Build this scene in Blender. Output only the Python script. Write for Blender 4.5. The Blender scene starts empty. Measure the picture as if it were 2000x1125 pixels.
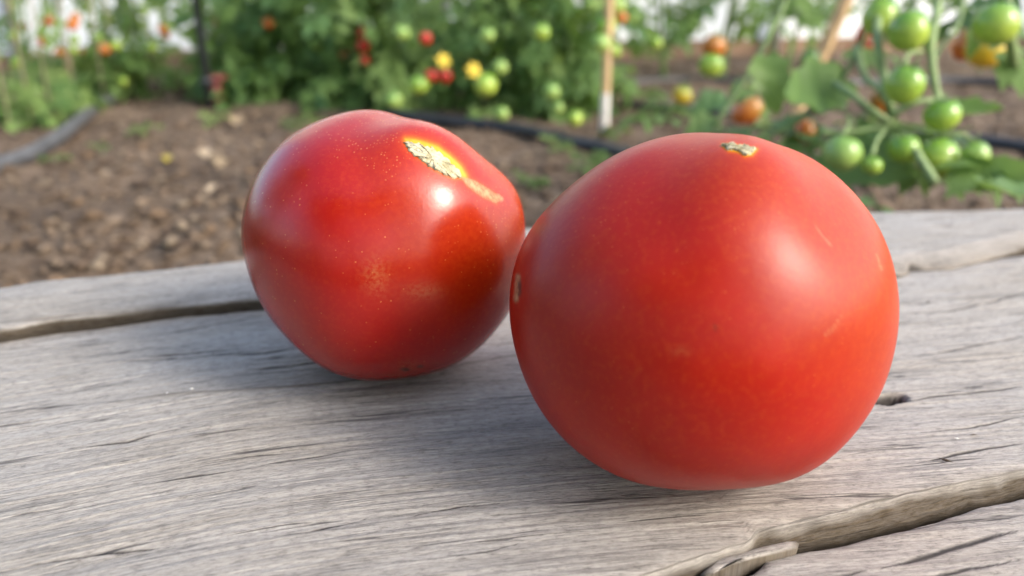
import bpy, math, random
import numpy as np
from mathutils import Vector, Euler, Matrix
from mathutils.bvhtree import BVHTree

random.seed(7)
RNG = np.random.default_rng(7)
S = bpy.context.scene
COL = S.collection

# ------------------------------------------------------------------ camera
CAMZ, BOARD = 0.24, 0.12
PITCH = math.radians(20.5)
FPX = 1570.0
SP, CP = math.sin(PITCH), math.cos(PITCH)
cd = bpy.data.cameras.new('camera')
cam = bpy.data.objects.new('camera', cd)
COL.objects.link(cam)
cam.location = (0, 0, CAMZ)
cam.rotation_euler = (math.radians(90) - PITCH, 0, 0)
cd.sensor_width = 36.0
cd.lens = FPX / 2000 * 36
cd.clip_start = 0.01
cd.clip_end = 500
cd.dof.use_dof = True
cd.dof.focus_distance = 0.205
cd.dof.aperture_fstop = 8.8
S.camera = cam
# ------------------------------------------------------------------ sky, sun, exposure
SUN_EL, SUN_AZ = math.radians(36), math.radians(120)     # azimuth clockwise from +Y
w = bpy.data.worlds.new('World')
S.world = w
w.use_nodes = True
nt = w.node_tree
nt.nodes.clear()
sky = nt.nodes.new('ShaderNodeTexSky')
sky.sky_type = 'NISHITA'
sky.sun_disc = False
sky.sun_elevation = SUN_EL
sky.sun_rotation = SUN_AZ
sky.air_density = 1.0
sky.dust_density = 3.0
sky.ozone_density = 1.0
bg = nt.nodes.new('ShaderNodeBackground')
bg.inputs['Strength'].default_value = 0.15
wo = nt.nodes.new('ShaderNodeOutputWorld')
nt.links.new(sky.outputs[0], bg.inputs[0])
nt.links.new(bg.outputs[0], wo.inputs[0])
ld = bpy.data.lights.new('sun', 'SUN')
ld.energy = 0.8
ld.angle = math.radians(17)
ld.color = (1.0, 0.95, 0.87)
sun = bpy.data.objects.new('sun', ld)
COL.objects.link(sun)
sd = Vector((math.sin(SUN_AZ) * math.cos(SUN_EL), math.cos(SUN_AZ) * math.cos(SUN_EL), math.sin(SUN_EL)))
sun.rotation_euler = sd.to_track_quat('Z', 'Y').to_euler()
sun.location = sd * 5
S.view_settings.view_transform = 'Standard'
S.view_settings.look = 'None'
S.view_settings.gamma = 1.0
S.view_settings.exposure = 1.52
S.view_settings.use_curve_mapping = False
S.render.engine = 'CYCLES'
S.cycles.use_denoising = True
S.cycles.max_bounces = 8
S.cycles.sample_clamp_indirect = 6.0

# ------------------------------------------------------------------ pixel -> world (the photo is 2000 x 1125)
def ray(px, py):
    x = (px - 1000) / FPX
    y = (562.5 - py) / FPX
    return np.array([x, CP + SP * y, -SP + CP * y])
CAM = np.array([0, 0, CAMZ])
def at(px, py, Z):                     # a point at depth Z
    return CAM + ray(px, py) * Z
def onz(px, py, z=0.0):                # a point on the level z
    d = ray(px, py)
    return CAM + d * ((z - CAMZ) / d[2])
def px_of(P):
    P = np.asarray(P) - CAM
    f = P[..., 1] * CP - P[..., 2] * SP
    u = P[..., 1] * SP + P[..., 2] * CP
    return np.stack([1000 + FPX * P[..., 0] / f, 562.5 - FPX * u / f], -1)

# ------------------------------------------------------------------ numpy noise
def vnoise(x, y, seed=0):
    def h(ix, iy):
        n = (ix.astype(np.int64) * 374761393 + iy.astype(np.int64) * 668265263 + seed * 974711) & 0xffffffff
        n = ((n ^ (n >> 13)) * 1274126177) & 0xffffffff
        n = n ^ (n >> 16)
        return (n & 0xffff) / 65535.0
    ix, iy = np.floor(x), np.floor(y)
    fx, fy = x - ix, y - iy
    fx, fy = fx * fx * (3 - 2 * fx), fy * fy * (3 - 2 * fy)
    a, b, c, d = h(ix, iy), h(ix + 1, iy), h(ix, iy + 1), h(ix + 1, iy + 1)
    return (a * (1 - fx) + b * fx) * (1 - fy) + (c * (1 - fx) + d * fx) * fy
def fbm(x, y, oct=4, seed=0):
    s, a, t = 0, 1.0, 0
    for i in range(oct):
        s = s + a * vnoise(x, y, seed + i * 17)
        t += a
        a *= .5
        x, y = x * 2.03, y * 2.03
    return s / t

# ------------------------------------------------------------------ object helpers
def mesh_from(name, v, f, mat=None, smooth=True):
    me = bpy.data.meshes.new(name)
    v = np.asarray(v, dtype=np.float32)
    if isinstance(f, np.ndarray):
        n, k = f.shape
        me.vertices.add(len(v))
        me.vertices.foreach_set('co', v.ravel())
        me.loops.add(n * k)
        me.loops.foreach_set('vertex_index', f.ravel().astype(np.int32))
        me.polygons.add(n)
        me.polygons.foreach_set('loop_start', np.arange(0, n * k, k, dtype=np.int32))
        me.update(calc_edges=True)
        me.validate()
    else:
        me.from_pydata([tuple(map(float, p)) for p in v], [], f)
    if smooth:
        me.polygons.foreach_set('use_smooth', np.ones(len(me.polygons), dtype=bool))
    if mat:
        me.materials.append(mat)
    return me
def link(name, me, parent=None, loc=(0, 0, 0), rot=(0, 0, 0), sc=(1, 1, 1)):
    o = bpy.data.objects.new(name, me)
    COL.objects.link(o)
    o.location = loc
    o.rotation_euler = rot
    o.scale = sc if hasattr(sc, '__len__') else (sc, sc, sc)
    if parent:
        o.parent = parent
    return o
def tag(o, label=None, cat=None, group=None, kind=None):
    if label: o['label'] = label
    if cat: o['category'] = cat
    if group: o['group'] = group
    if kind: o['kind'] = kind
    return o
def empty(name, loc, label, cat, group=None):
    o = bpy.data.objects.new(name, None)
    COL.objects.link(o)
    o.empty_display_size = .02
    o.location = tuple(float(c) for c in loc)
    return tag(o, label, cat, group)
class MB:
    def __init__(s): s.v, s.f = [], []
    def add(s, v, f):
        b = len(s.v)
        s.v += [tuple(map(float, p)) for p in v]
        s.f += [tuple(i + b for i in q) for q in f]
        return s
    def tube(s, pts, rad, n=8, cap=True):
        pts = [Vector(tuple(map(float, p))) for p in pts]
        if not hasattr(rad, '__len__'): rad = [rad] * len(pts)
        v, f = [], []
        t0 = (pts[1] - pts[0]).normalized()
        ref = Vector((0, 0, 1)) if abs(t0.z) < .9 else Vector((1, 0, 0))
        for i, p in enumerate(pts):
            t = (pts[min(i + 1, len(pts) - 1)] - pts[max(i - 1, 0)]).normalized()
            a = t.cross(ref).normalized()
            b = a.cross(t)
            ref = b if False else ref
            for k in range(n):
                c = 2 * math.pi * k / n
                v.append(p + (a * math.cos(c) + b * math.sin(c)) * rad[i])
        for i in range(len(pts) - 1):
            for k in range(n):
                k2 = (k + 1) % n
                f.append((i * n + k, i * n + k2, (i + 1) * n + k2, (i + 1) * n + k))
        if cap:
            f.append(tuple(range(n - 1, -1, -1)))
            e = (len(pts) - 1) * n
            f.append(tuple(range(e, e + n)))
        return s.add(v, f)
    def box(s, c, d, rz=0):
        x, y, z = [q / 2 for q in d]
        R = Matrix.Rotation(rz, 3, 'Z')
        v = [R @ Vector((sx * x, sy * y, sz * z)) + Vector(tuple(map(float, c))) for sx in (-1, 1) for sy in (-1, 1) for sz in (-1, 1)]
        return s.add(v, [(0, 1, 3, 2), (4, 6, 7, 5), (0, 4, 5, 1), (2, 3, 7, 6), (0, 2, 6, 4), (1, 5, 7, 3)])
    def mesh(s, name, mat, smooth=True): return mesh_from(name, s.v, s.f, mat, smooth)
def spline(pts, n=8):                  # Catmull-Rom through points
    P = [np.asarray(p, float) for p in pts]
    P = [2 * P[0] - P[1]] + P + [2 * P[-1] - P[-2]]
    out = []
    for i in range(1, len(P) - 2):
        for k in range(n):
            t = k / n
            a, b, c, d = P[i - 1:i + 3]
            out.append(.5 * (2 * b + (c - a) * t + (2 * a - 5 * b + 4 * c - d) * t * t + (3 * b - a - 3 * c + d) * t ** 3))
    out.append(P[-2])
    return out

# ------------------------------------------------------------------ node helpers
def new_mat(name):
    m = bpy.data.materials.new(name)
    m.use_nodes = True
    n = m.node_tree
    n.nodes.clear()
    out = n.nodes.new('ShaderNodeOutputMaterial')
    b = n.nodes.new('ShaderNodeBsdfPrincipled')
    n.links.new(b.outputs[0], out.inputs[0])
    return m, n, b, out
class NG:
    def __init__(s, tree): s.t = tree
    def n(s, typ, **kw):
        o = s.t.nodes.new(typ)
        for k, v in kw.items(): setattr(o, k, v)
        return o
    def l(s, a, b): s.t.links.new(a, b)
    def noise(s, vec, scale, detail=3, rough=.55, dist=0):
        o = s.n('ShaderNodeTexNoise')
        o.inputs['Scale'].default_value = scale
        o.inputs['Detail'].default_value = detail
        o.inputs['Roughness'].default_value = rough
        o.inputs['Distortion'].default_value = dist
        s.l(vec, o.inputs['Vector'])
        return o.outputs['Fac']
    def map(s, vec, sc, loc=(0, 0, 0)):
        o = s.n('ShaderNodeMapping')
        o.inputs['Scale'].default_value = sc
        o.inputs['Location'].default_value = loc
        s.l(vec, o.inputs['Vector'])
        return o.outputs[0]
    def ramp(s, fac, stops, interp='LINEAR'):
        o = s.n('ShaderNodeValToRGB')
        o.color_ramp.interpolation = interp
        e = o.color_ramp.elements
        while len(e) < len(stops): e.new(.5)
        for k, (p, c) in enumerate(stops):
            e[k].position = p
            e[k].color = (c, c, c, 1) if not hasattr(c, '__len__') else (*c, 1)
        s.l(fac, o.inputs[0])
        return o.outputs[0]
    def mix(s, fac, a, b, blend='MIX'):
        o = s.n('ShaderNodeMix', data_type='RGBA', blend_type=blend)
        for sock, val in ((o.inputs['Factor'], fac), (o.inputs[6], a), (o.inputs[7], b)):
            if hasattr(val, 'is_linked'): s.l(val, sock)
            elif hasattr(val, '__len__'): sock.default_value = (*val, 1)
            else: sock.default_value = val
        return o.outputs[2]
    def math(s, op, a, b=0.0, clamp=False):
        o = s.n('ShaderNodeMath', operation=op, use_clamp=clamp)
        for i, val in enumerate((a, b)):
            if hasattr(val, 'is_linked'): s.l(val, o.inputs[i])
            else: o.inputs[i].default_value = val
        return o.outputs[0]
    def bump(s, h, dist, strength=1.0):
        o = s.n('ShaderNodeBump')
        o.inputs['Distance'].default_value = dist
        o.inputs['Strength'].default_value = strength
        s.l(h, o.inputs['Height'])
        return o.outputs[0]

def simple(name, col, rough=.6, var=.25, scale=60, spec=.4, bump=0, metallic=0):
    m, t, b, _ = new_mat(name)
    g = NG(t)
    tc = g.n('ShaderNodeTexCoord').outputs['Object']
    nz = g.noise(tc, scale, 4)
    lo = tuple(c * (1 - var) for c in col)
    hi = tuple(min(1, c * (1 + var)) for c in col)
    g.l(g.ramp(nz, [(.3, lo), (.7, hi)]), b.inputs['Base Color'])
    b.inputs['Roughness'].default_value = rough
    b.inputs['Specular IOR Level'].default_value = spec
    b.inputs['Metallic'].default_value = metallic
    if bump: g.l(g.bump(nz, bump), b.inputs['Normal'])
    return m

# ------------------------------------------------------------------ materials
def wood_mat():
    m, t, b, _ = new_mat('weathered_wood')
    g = NG(t)
    uv = g.n('ShaderNodeUVMap', uv_map='grain').outputs[0]
    at_ = g.n('ShaderNodeAttribute', attribute_name='wear_shade')
    sep = g.n('ShaderNodeSeparateColor')
    g.l(at_.outputs['Color'], sep.inputs[0])
    raw, dark = sep.outputs[0], sep.outputs[1]
    # wander of the fibres
    wn = g.n('ShaderNodeTexNoise')
    wn.inputs['Scale'].default_value = 1.0
    wn.inputs['Detail'].default_value = 3
    g.l(g.map(uv, (14, 40, 1)), wn.inputs['Vector'])
    off = g.n('ShaderNodeVectorMath', operation='MULTIPLY_ADD')
    g.l(wn.outputs['Color'], off.inputs[0])
    off.inputs[1].default_value = (0, .0020, 0)
    g.l(uv, off.inputs[2])
    v = off.outputs[0]
    big = g.noise(g.map(v, (9, 30, 1)), 1, 4)
    band = g.noise(g.map(v, (9, 150, 1)), 1, 5, .65)
    fib = g.noise(g.map(v, (75, 1500, 1)), 1, 6, .75)
    fine = g.noise(g.map(v, (420, 2600, 1)), 1, 4, .75)
    blot = g.noise(g.map(v, (260, 700, 1)), 1, 6, .75)
    def lines(su, sv, loc, half, mask_lo, mask_hi, msu, msv):
        n = g.noise(g.map(v, (su, sv, 1), loc), 1, 2, .5)
        d = g.math('ABSOLUTE', g.math('SUBTRACT', n, .5))
        ln = g.ramp(d, [(0, 1), (half, .75), (half * 2.2, 0)])
        mk = g.ramp(g.noise(g.map(v, (msu, msv, 1), loc), 1, 2), [(mask_lo, 0), (mask_hi, 1)])
        return g.math('MULTIPLY', ln, mk)
    crack = lines(13, 330, (3, 7, 0), .011, .55, .62, 26, 160)
    crack2 = lines(26, 800, (9, 1, 0), .020, .44, .58, 30, 120)
    base = g.ramp(band, [(.28, (.345, .322, .29)), (.46, (.405, .38, .348)), (.62, (.45, .425, .392)), (.8, (.41, .378, .335))])
    base = g.mix(g.ramp(big, [(.40, 0), (.72, .75)]), base, (.40, .355, .295))
    base = g.mix(.85, base, g.ramp(fib, [(.30, .42), (.42, .86), (.58, 1.02), (.72, 1.13)]), 'MULTIPLY')
    base = g.mix(.75, base, g.ramp(fine, [(.3, .35), (.5, .95), (.75, 1.12)]), 'MULTIPLY')
    base = g.mix(.7, base, g.ramp(blot, [(.34, .38), (.47, .93), (.68, 1.16)]), 'MULTIPLY')
    base = g.mix(g.math('MULTIPLY', crack2, .42), base, (.075, .068, .065))
    base = g.mix(g.math('MULTIPLY', crack, .8), base, (.035, .03, .03))
    tan = g.ramp(fib, [(.25, (.02, .014, .008)), (.5, (.062, .044, .025)), (.74, (.13, .098, .056))])
    rawf = g.math('MULTIPLY', raw, g.ramp(blot, [(.25, .65), (.6, 1)]))
    base = g.mix(rawf, base, tan)
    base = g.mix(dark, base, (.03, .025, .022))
    g.l(base, b.inputs['Base Color'])
    b.inputs['Roughness'].default_value = .72
    b.inputs['Specular IOR Level'].default_value = .28
    h = g.math('ADD', g.math('MULTIPLY', fib, 1.0), g.math('MULTIPLY', fine, .45))
    h = g.math('SUBTRACT', h, g.math('MULTIPLY', crack, 1.0))
    h = g.math('SUBTRACT', h, g.math('MULTIPLY', crack2, .45))
    h = g.math('ADD', h, g.math('MULTIPLY', blot, .35))
    g.l(g.bump(h, .00035, .9), b.inputs['Normal'])
    return m
WOOD = wood_mat()

def tomato_mat(name, deep, mid, bright, rough, speck, spec):
    m, t, b, _ = new_mat(name)
    g = NG(t)
    tc = g.n('ShaderNodeTexCoord').outputs['Object']
    pa = g.n('ShaderNodeAttribute', attribute_name='skin')
    sep = g.n('ShaderNodeSeparateColor')
    g.l(pa.outputs['Color'], sep.inputs[0])
    halo, orange, blem = sep.outputs
    pa2 = g.n('ShaderNodeAttribute', attribute_name='marks')
    sep2 = g.n('ShaderNodeSeparateColor')
    g.l(pa2.outputs['Color'], sep2.inputs[0])
    cork, dark, flk = sep2.outputs
    n1 = g.noise(tc, 28, 4, .6)
    n2 = g.noise(tc, 260, 4, .65)
    n3 = g.noise(tc, 900, 2, .6)
    c = g.mix(g.ramp(n1, [(.3, 0), (.75, 1)]), deep, mid)
    n4 = g.noise(tc, 700, 3, .6)
    c = g.mix(g.math('MULTIPLY', g.ramp(n4, [(.48, 0), (.72, 1)]), .24), c, bright)
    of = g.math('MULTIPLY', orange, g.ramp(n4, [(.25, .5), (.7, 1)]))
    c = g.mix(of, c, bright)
    # pale lenticels, many and minute
    vo = g.n('ShaderNodeTexVoronoi')
    vo.inputs['Scale'].default_value = 1150
    g.l(tc, vo.inputs['Vector'])
    col = g.n('ShaderNodeSeparateColor')
    g.l(vo.outputs['Color'], col.inputs[0])
    pick = g.math('GREATER_THAN', g.math('ADD', col.outputs[0], g.math('MULTIPLY', flk, .42)), .94)
    sz = g.math('MULTIPLY_ADD', col.outputs[1], .14)
    t.nodes[-1].inputs[2].default_value = .17
    dot = g.math('LESS_THAN', vo.outputs['Distance'], sz)
    f = g.math('MULTIPLY', g.math('MULTIPLY', pick, dot), g.math('MULTIPLY', g.ramp(g.noise(tc, 55, 3), [(.36, .12), (.62, 1)]), speck))
    c = g.mix(f, c, (.70, .26, .07))
    c = g.mix(g.math('MULTIPLY', blem, g.ramp(n3, [(.38, .05), (.66, .5)])), c, (.42, .15, .05))
    hal = g.ramp(g.math('ADD', halo, g.math('MULTIPLY', g.math('SUBTRACT', n2, .5), .5)), [(.10, 0), (.92, 1)])
    hc = g.ramp(halo, [(.30, (.55, .06, .004)), (.6, (.68, .20, .006)), (.9, (.72, .40, .02))])
    c = g.mix(hal, c, hc)
    c = g.mix(cork, c, g.ramp(n3, [(.35, (.20, .14, .06)), (.6, (.50, .40, .20))]))
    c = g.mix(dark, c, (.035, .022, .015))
    g.l(c, b.inputs['Base Color'])
    rr = g.math('ADD', g.math('MULTIPLY', n1, .10), rough - .05)
    rr = g.math('ADD', rr, g.math('MULTIPLY', cork, .35))
    g.l(rr, b.inputs['Roughness'])
    b.inputs['Specular IOR Level'].default_value = spec
    b.inputs['Subsurface Weight'].default_value = .12
    b.inputs['Subsurface Radius'].default_value = (1.0, .15, .08)
    b.inputs['Subsurface Scale'].default_value = .004
    hgt = g.math('ADD', g.math('MULTIPLY', n2, .6), g.math('MULTIPLY', n3, .25))
    g.l(g.bump(hgt, .00018, .5), b.inputs['Normal'])
    return m
TOM_S = tomato_mat('glossy_tomato_skin', (.26, .002, .0006), (.36, .006, .0008), (.44, .035, .003), .24, .5, .52)
TOM_B = tomato_mat('matt_tomato_skin', (.26, .004, .0006), (.36, .010, .0008), (.43, .060, .004), .36, .20, .30)

def cork_mat():
    m, t, b, _ = new_mat('corky_scar')
    g = NG(t)
    tc = g.n('ShaderNodeTexCoord').outputs['Object']
    n1 = g.noise(tc, 260, 5, .65)
    n2 = g.noise(tc, 1500, 3, .7)
    c = g.ramp(n1, [(.26, (.18, .14, .06)), (.38, (.38, .33, .17)), (.50, (.55, .49, .31)), (.75, (.64, .59, .41))])
    c = g.mix(.5, c, g.ramp(n2, [(.3, .35), (.6, 1)]), 'MULTIPLY')
    g.l(c, b.inputs['Base Color'])
    b.inputs['Roughness'].default_value = .8
    g.l(g.bump(n1, .0006), b.inputs['Normal'])
    return m
CORK = cork_mat()

def leaf_mat(name, lo, hi, trans=.35, rough=.45):
    m, t, b, out = new_mat(name)
    g = NG(t)
    oi = g.n('ShaderNodeObjectInfo').outputs['Random']
    tc = g.n('ShaderNodeTexCoord').outputs['Object']
    nz = g.noise(tc, 45, 4)
    f = g.math('ADD', g.math('MULTIPLY', oi, .65), g.math('MULTIPLY', nz, .4))
    c = g.ramp(f, [(.15, lo), (.85, hi)])
    g.l(c, b.inputs['Base Color'])
    b.inputs['Roughness'].default_value = rough
    b.inputs['Specular IOR Level'].default_value = .45
    tr = g.n('ShaderNodeBsdfTranslucent')
    g.l(g.mix(.5, c, (.30, .42, .06), 'MIX'), tr.inputs[0])
    mx = g.n('ShaderNodeMixShader')
    mx.inputs[0].default_value = trans
    g.l(b.outputs[0], mx.inputs[1])
    g.l(tr.outputs[0], mx.inputs[2])
    g.l(mx.outputs[0], out.inputs[0])
    g.l(g.bump(nz, .002), b.inputs['Normal'])
    return m
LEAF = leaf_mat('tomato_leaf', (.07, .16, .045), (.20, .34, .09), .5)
LEAF_DARK = leaf_mat('dark_tomato_leaf', (.05, .135, .05), (.12, .245, .085), .5)  # deeper green tone mixed among the other leaves
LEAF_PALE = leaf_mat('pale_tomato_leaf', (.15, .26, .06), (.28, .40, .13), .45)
LEAF_YEL = leaf_mat('yellowed_leaf', (.40, .32, .05), (.55, .42, .07), .3)
STEM = simple('plant_stem', (.13, .20, .06), .55, .3, 80)
STEM_PALE = simple('pale_plant_stem', (.22, .30, .12), .55, .25, 80)
PETAL = simple('yellow_petal', (.75, .55, .02), .5, .15, 100)
STAKE = simple('stake_wood', (.48, .33, .17), .7, .25, 50, bump=.001)
STAKE_GREY = simple('grey_stake_wood', (.38, .30, .26), .75, .25, 50, bump=.001)
WHITE = simple('white_paint', (.62, .60, .55), .6, .12, 60)
HOSE = simple('black_poly_pipe', (.022, .024, .028), .42, .3, 40, .5)
HOSE_GREY = simple('dusty_poly_pipe', (.075, .078, .085), .5, .3, 30, .5)
DARKMETAL = simple('dark_metal', (.018, .022, .025), .5, .3, 30, .5)
RUST = simple('red_brown_plastic', (.15, .035, .03), .5, .3, 60, .4)
TWINE = simple('pale_twine', (.50, .45, .30), .8, .15, 200)
FRAME = simple('galvanised_tube', (.45, .46, .47), .4, .1, 40, .5, 0, .4)
BASEB = simple('baseboard_wood', (.20, .13, .085), .8, .3, 12, .3, .004)
CRUMB = simple('white_crumb', (.8, .78, .72), .6, .1, 900)
TWIG = simple('dark_chip', (.09, .07, .05), .8, .4, 400)

def fruit_mat(name, top, bot, rough=.25):
    m, t, b, _ = new_mat(name)
    g = NG(t)
    tc = g.n('ShaderNodeTexCoord').outputs['Object']
    sp = g.n('ShaderNodeSeparateXYZ')
    g.l(tc, sp.inputs[0])
    nz = g.noise(tc, 3.0, 3)
    f = g.math('ADD', g.math('MULTIPLY', sp.outputs[2], .45), g.math('MULTIPLY', nz, .55))
    c = g.ramp(f, [(.05, bot), (.62, top)])
    g.l(c, b.inputs['Base Color'])
    b.inputs['Roughness'].default_value = rough
    b.inputs['Subsurface Weight'].default_value = .0
    return m
F_GREEN = fruit_mat('unripe_green_skin', (.13, .28, .03), (.36, .46, .07), .13)
F_DGREEN = fruit_mat('dark_green_skin', (.05, .13, .02), (.12, .22, .03))
F_YEL = fruit_mat('turning_yellow_skin', (.20, .26, .03), (.62, .38, .02))
F_ORANGE = fruit_mat('turning_orange_skin', (.34, .16, .03), (.55, .13, .02))
F_RED = fruit_mat('ripe_red_skin', (.38, .03, .014), (.42, .02, .01))
F_PALE = fruit_mat('pale_green_skin', (.16, .30, .06), (.32, .43, .11), .25)

def film_mat():
    m, t, b, out = new_mat('greenhouse_film')
    g = NG(t)
    tc = g.n('ShaderNodeTexCoord').outputs['Object']
    nz = g.noise(g.map(tc, (1, 1, .35)), 3.0, 4)
    c = g.ramp(nz, [(.3, (.74, .78, .80)), (.7, (.84, .87, .88))])
    g.l(c, b.inputs['Base Color'])
    b.inputs['Roughness'].default_value = .35
    tr = g.n('ShaderNodeBsdfTranslucent')
    g.l(c, tr.inputs[0])
    mx = g.n('ShaderNodeMixShader')
    mx.inputs[0].default_value = .15
    g.l(b.outputs[0], mx.inputs[1])
    g.l(tr.outputs[0], mx.inputs[2])
    g.l(mx.outputs[0], out.inputs[0])
    g.l(g.bump(nz, .03, .5), b.inputs['Normal'])
    return m
FILM = film_mat()

def soil_mat(name, chips=False):
    m, t, b, _ = new_mat(name)
    g = NG(t)
    tc = g.n('ShaderNodeTexCoord').outputs['Object']
    n1 = g.noise(tc, 5, 5, .6)
    n2 = g.noise(tc, 60, 6, .7)
    n3 = g.noise(tc, 260, 3, .7)
    c = g.ramp(n2, [(.28, (.065, .044, .03)), (.5, (.18, .13, .09)), (.72, (.32, .245, .175))])
    c = g.mix(g.math('MULTIPLY', g.ramp(n1, [(.38, 1), (.56, 0)]), .75), c, (.06, .042, .03))
    c = g.mix(.5, c, g.ramp(n3, [(.3, .45), (.6, 1.1)]), 'MULTIPLY')
    if chips:
        a = g.n('ShaderNodeAttribute', attribute_name='tone').outputs['Color']
        c = g.mix(.8, c, a)
    g.l(c, b.inputs['Base Color'])
    b.inputs['Roughness'].default_value = .9
    b.inputs['Specular IOR Level'].default_value = .2
    g.l(g.bump(g.math('ADD', n2, g.math('MULTIPLY', n3, .4)), .008), b.inputs['Normal'])
    return m
SOIL = soil_mat('soil')
CHIPS = soil_mat('mulch_chips', True)

# ================================================================== GROUND
def soil_h(x, y):
    return .022 * (fbm(x * 3.1, y * 3.1, 3, 5) - .5) + .026 * (fbm(x * 16, y * 16, 4, 9) - .5)
def build_ground():
    n = 420
    s = np.linspace(-1, 1, n)
    gx = 3.2 * s + 90 * np.sign(s) * np.clip(np.abs(s) - .86, 0, 1) ** 2 / .14 ** 2
    s2 = np.linspace(0, 1, n)
    gy = -1.0 + 5.6 * s2 + 110 * np.clip(s2 - .9, 0, 1) ** 2 / .01 - 90 * np.clip(.06 - s2, 0, 1) ** 2 / .0036
    X, Y = np.meshgrid(gx, gy)
    Z = soil_h(X, Y)
    v = np.stack([X, Y, Z], -1).reshape(-1, 3)
    i = np.arange(n * n).reshape(n, n)
    f = np.stack([i[:-1, :-1], i[:-1, 1:], i[1:, 1:], i[1:, :-1]], -1).reshape(-1, 4)
    o = link('ground', mesh_from('ground', v, f, SOIL))
    tag(o, 'brown crumbly garden soil of the beds and path inside the greenhouse', kind='structure')
    # chips and clods: nobody could count them
    N = 24000
    u = RNG.random(N)
    yy = .32 + 3.1 * u ** 1.7
    xx = (RNG.random(N) * 2 - 1) * (.30 + yy * .72)
    zz = soil_h(xx, yy)
    sz = .0018 + .0085 * RNG.random(N) ** 3.2
    tpl = np.array([[1, 0, 0], [-1, 0, 0], [0, 1, 0], [0, -1, 0], [0, 0, 1], [0, 0, -.6]], float)
    tf = np.array([[0, 2, 4], [2, 1, 4], [1, 3, 4], [3, 0, 4], [2, 0, 5], [1, 2, 5], [3, 1, 5], [0, 3, 5]])
    A = RNG.random(N) * 6.28
    sx = sz * (.8 + 1.2 * RNG.random(N))
    V = tpl[None] * (1 + .5 * (RNG.random((N, 6, 3)) - .5))
    V[..., 0] *= sx[:, None]
    V[..., 1] *= sz[:, None]
    V[..., 2] *= (sz * (.35 + .5 * RNG.random(N)))[:, None]
    ca, sa = np.cos(A)[:, None], np.sin(A)[:, None]
    x2 = V[..., 0] * ca - V[..., 1] * sa
    y2 = V[..., 0] * sa + V[..., 1] * ca
    tilt = (RNG.random(N) - .5)[:, None] * .8
    z2 = V[..., 2] + x2 * tilt
    V = np.stack([x2 + xx[:, None], y2 + yy[:, None], z2 + zz[:, None] + .002], -1)
    F = (tf[None] + 6 * np.arange(N)[:, None, None]).reshape(-1, 3)
    me = mesh_from('mulch', V.reshape(-1, 3), F, CHIPS, False)
    pal = np.array([[.13, .09, .06], [.20, .145, .10], [.26, .195, .135], [.34, .27, .19], [.08, .055, .04], [.21, .14, .085]])
    c = pal[RNG.choice(6, N, p=[.28, .25, .17, .07, .13, .10])] * (.8 + .4 * RNG.random((N, 1)))
    ca_ = me.color_attributes.new('tone', 'FLOAT_COLOR', 'POINT')
    cc = np.ones((N, 6, 4), np.float32)
    cc[..., :3] = c[:, None, :]
    ca_.data.foreach_set('color', cc.ravel())
    tag(link('mulch', me), 'loose bark chips and soil crumbs strewn over the ground', kind='stuff')
build_ground()

# ================================================================== GREENHOUSE
def build_greenhouse():
    a = onz(1212, 115)[:2]
    b = onz(1900, 97)[:2]
    d = (b - a) / np.linalg.norm(b - a)
    nrm = np.array([d[1], -d[0]])            # towards the camera
    c0 = a - d * 2.05                        # back left corner
    c1 = a + d * 4.6
    root = empty('greenhouse', (*c0, 0), 'greenhouse of milky plastic film on thin tubes standing behind all the plants', 'greenhouse')
    H = 1.7
    def wall(p, q, seed):
        L = np.linalg.norm(q - p)
        e = (q - p) / L
        nn = np.array([e[1], -e[0]])
        m, k = 60, 14
        U, Zz = np.meshgrid(np.linspace(0, L, m), np.linspace(.03, H, k))
        bul = .012 * np.sin(U * 5.2) + .03 * (fbm(U * 1.3, Zz * 1.3, 3, seed) - .5)
        P = p[None, None] + U[..., None] * e + bul[..., None] * nn - c0
        v = np.concatenate([P, Zz[..., None]], -1).reshape(-1, 3)
        i = np.arange(m * k).reshape(k, m)
        f = np.stack([i[:-1, :-1], i[:-1, 1:], i[1:, 1:], i[1:, :-1]], -1).reshape(-1, 4)
        link('plastic_film', mesh_from('plastic_film', v, f, FILM), root)
        mb = MB()
        mid = (p + q) / 2 - c0
        mb.box((mid[0], mid[1], .025), (L, .03, .07), math.atan2(e[1], e[0]))
        link('baseboard', mb.mesh('baseboard', BASEB, False), root)
        for s in np.arange(.15, L, 1.25):
            pp = p + e * s + nn * .05 - c0
            link('frame_tube', MB().tube([(*pp, -.03), (*pp, H)], .016, 10).mesh('frame_tube', FRAME), root)
    wall(c0, c1, 3)
build_greenhouse()

# ================================================================== WOODEN BENCH
GA = math.radians(16.0)
GU = np.array([math.cos(GA), math.sin(GA)])
GV = np.array([-math.sin(GA), math.cos(GA)])
def uvline(pts, z):                       # pixel polyline -> (u, v) on level z, sorted by u
    P = np.array([onz(x, y, z)[:2] for x, y in pts])
    q = np.stack([P @ GU, P @ GV], -1)
    return q[np.argsort(q[:, 0])]
def ev(line, u, k=9):                          # evaluate, straight on beyond the ends
    v = np.interp(u, line[:, 0], line[:, 1])
    s0 = (line[min(2, len(line) - 1), 1] - line[0, 1]) / (line[min(2, len(line) - 1), 0] - line[0, 0]) * .6
    s1 = (line[-1, 1] - line[-3 if len(line) > 2 else 0, 1]) / (line[-1, 0] - line[-3 if len(line) > 2 else 0, 0]) * .6
    v = np.where(u < line[0, 0], line[0, 1] + (u - line[0, 0]) * s0, v)
    v = np.where(u > line[-1, 0], line[-1, 1] + (u - line[-1, 0]) * s1, v)
    return np.convolve(np.pad(v, k // 2, mode='edge'), np.ones(k) / k, 'valid')
def rag(u, amp, seed, f=120):
    return amp * (fbm(u * f, u * 0 + seed, 4, seed) - .5) * 2

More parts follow.
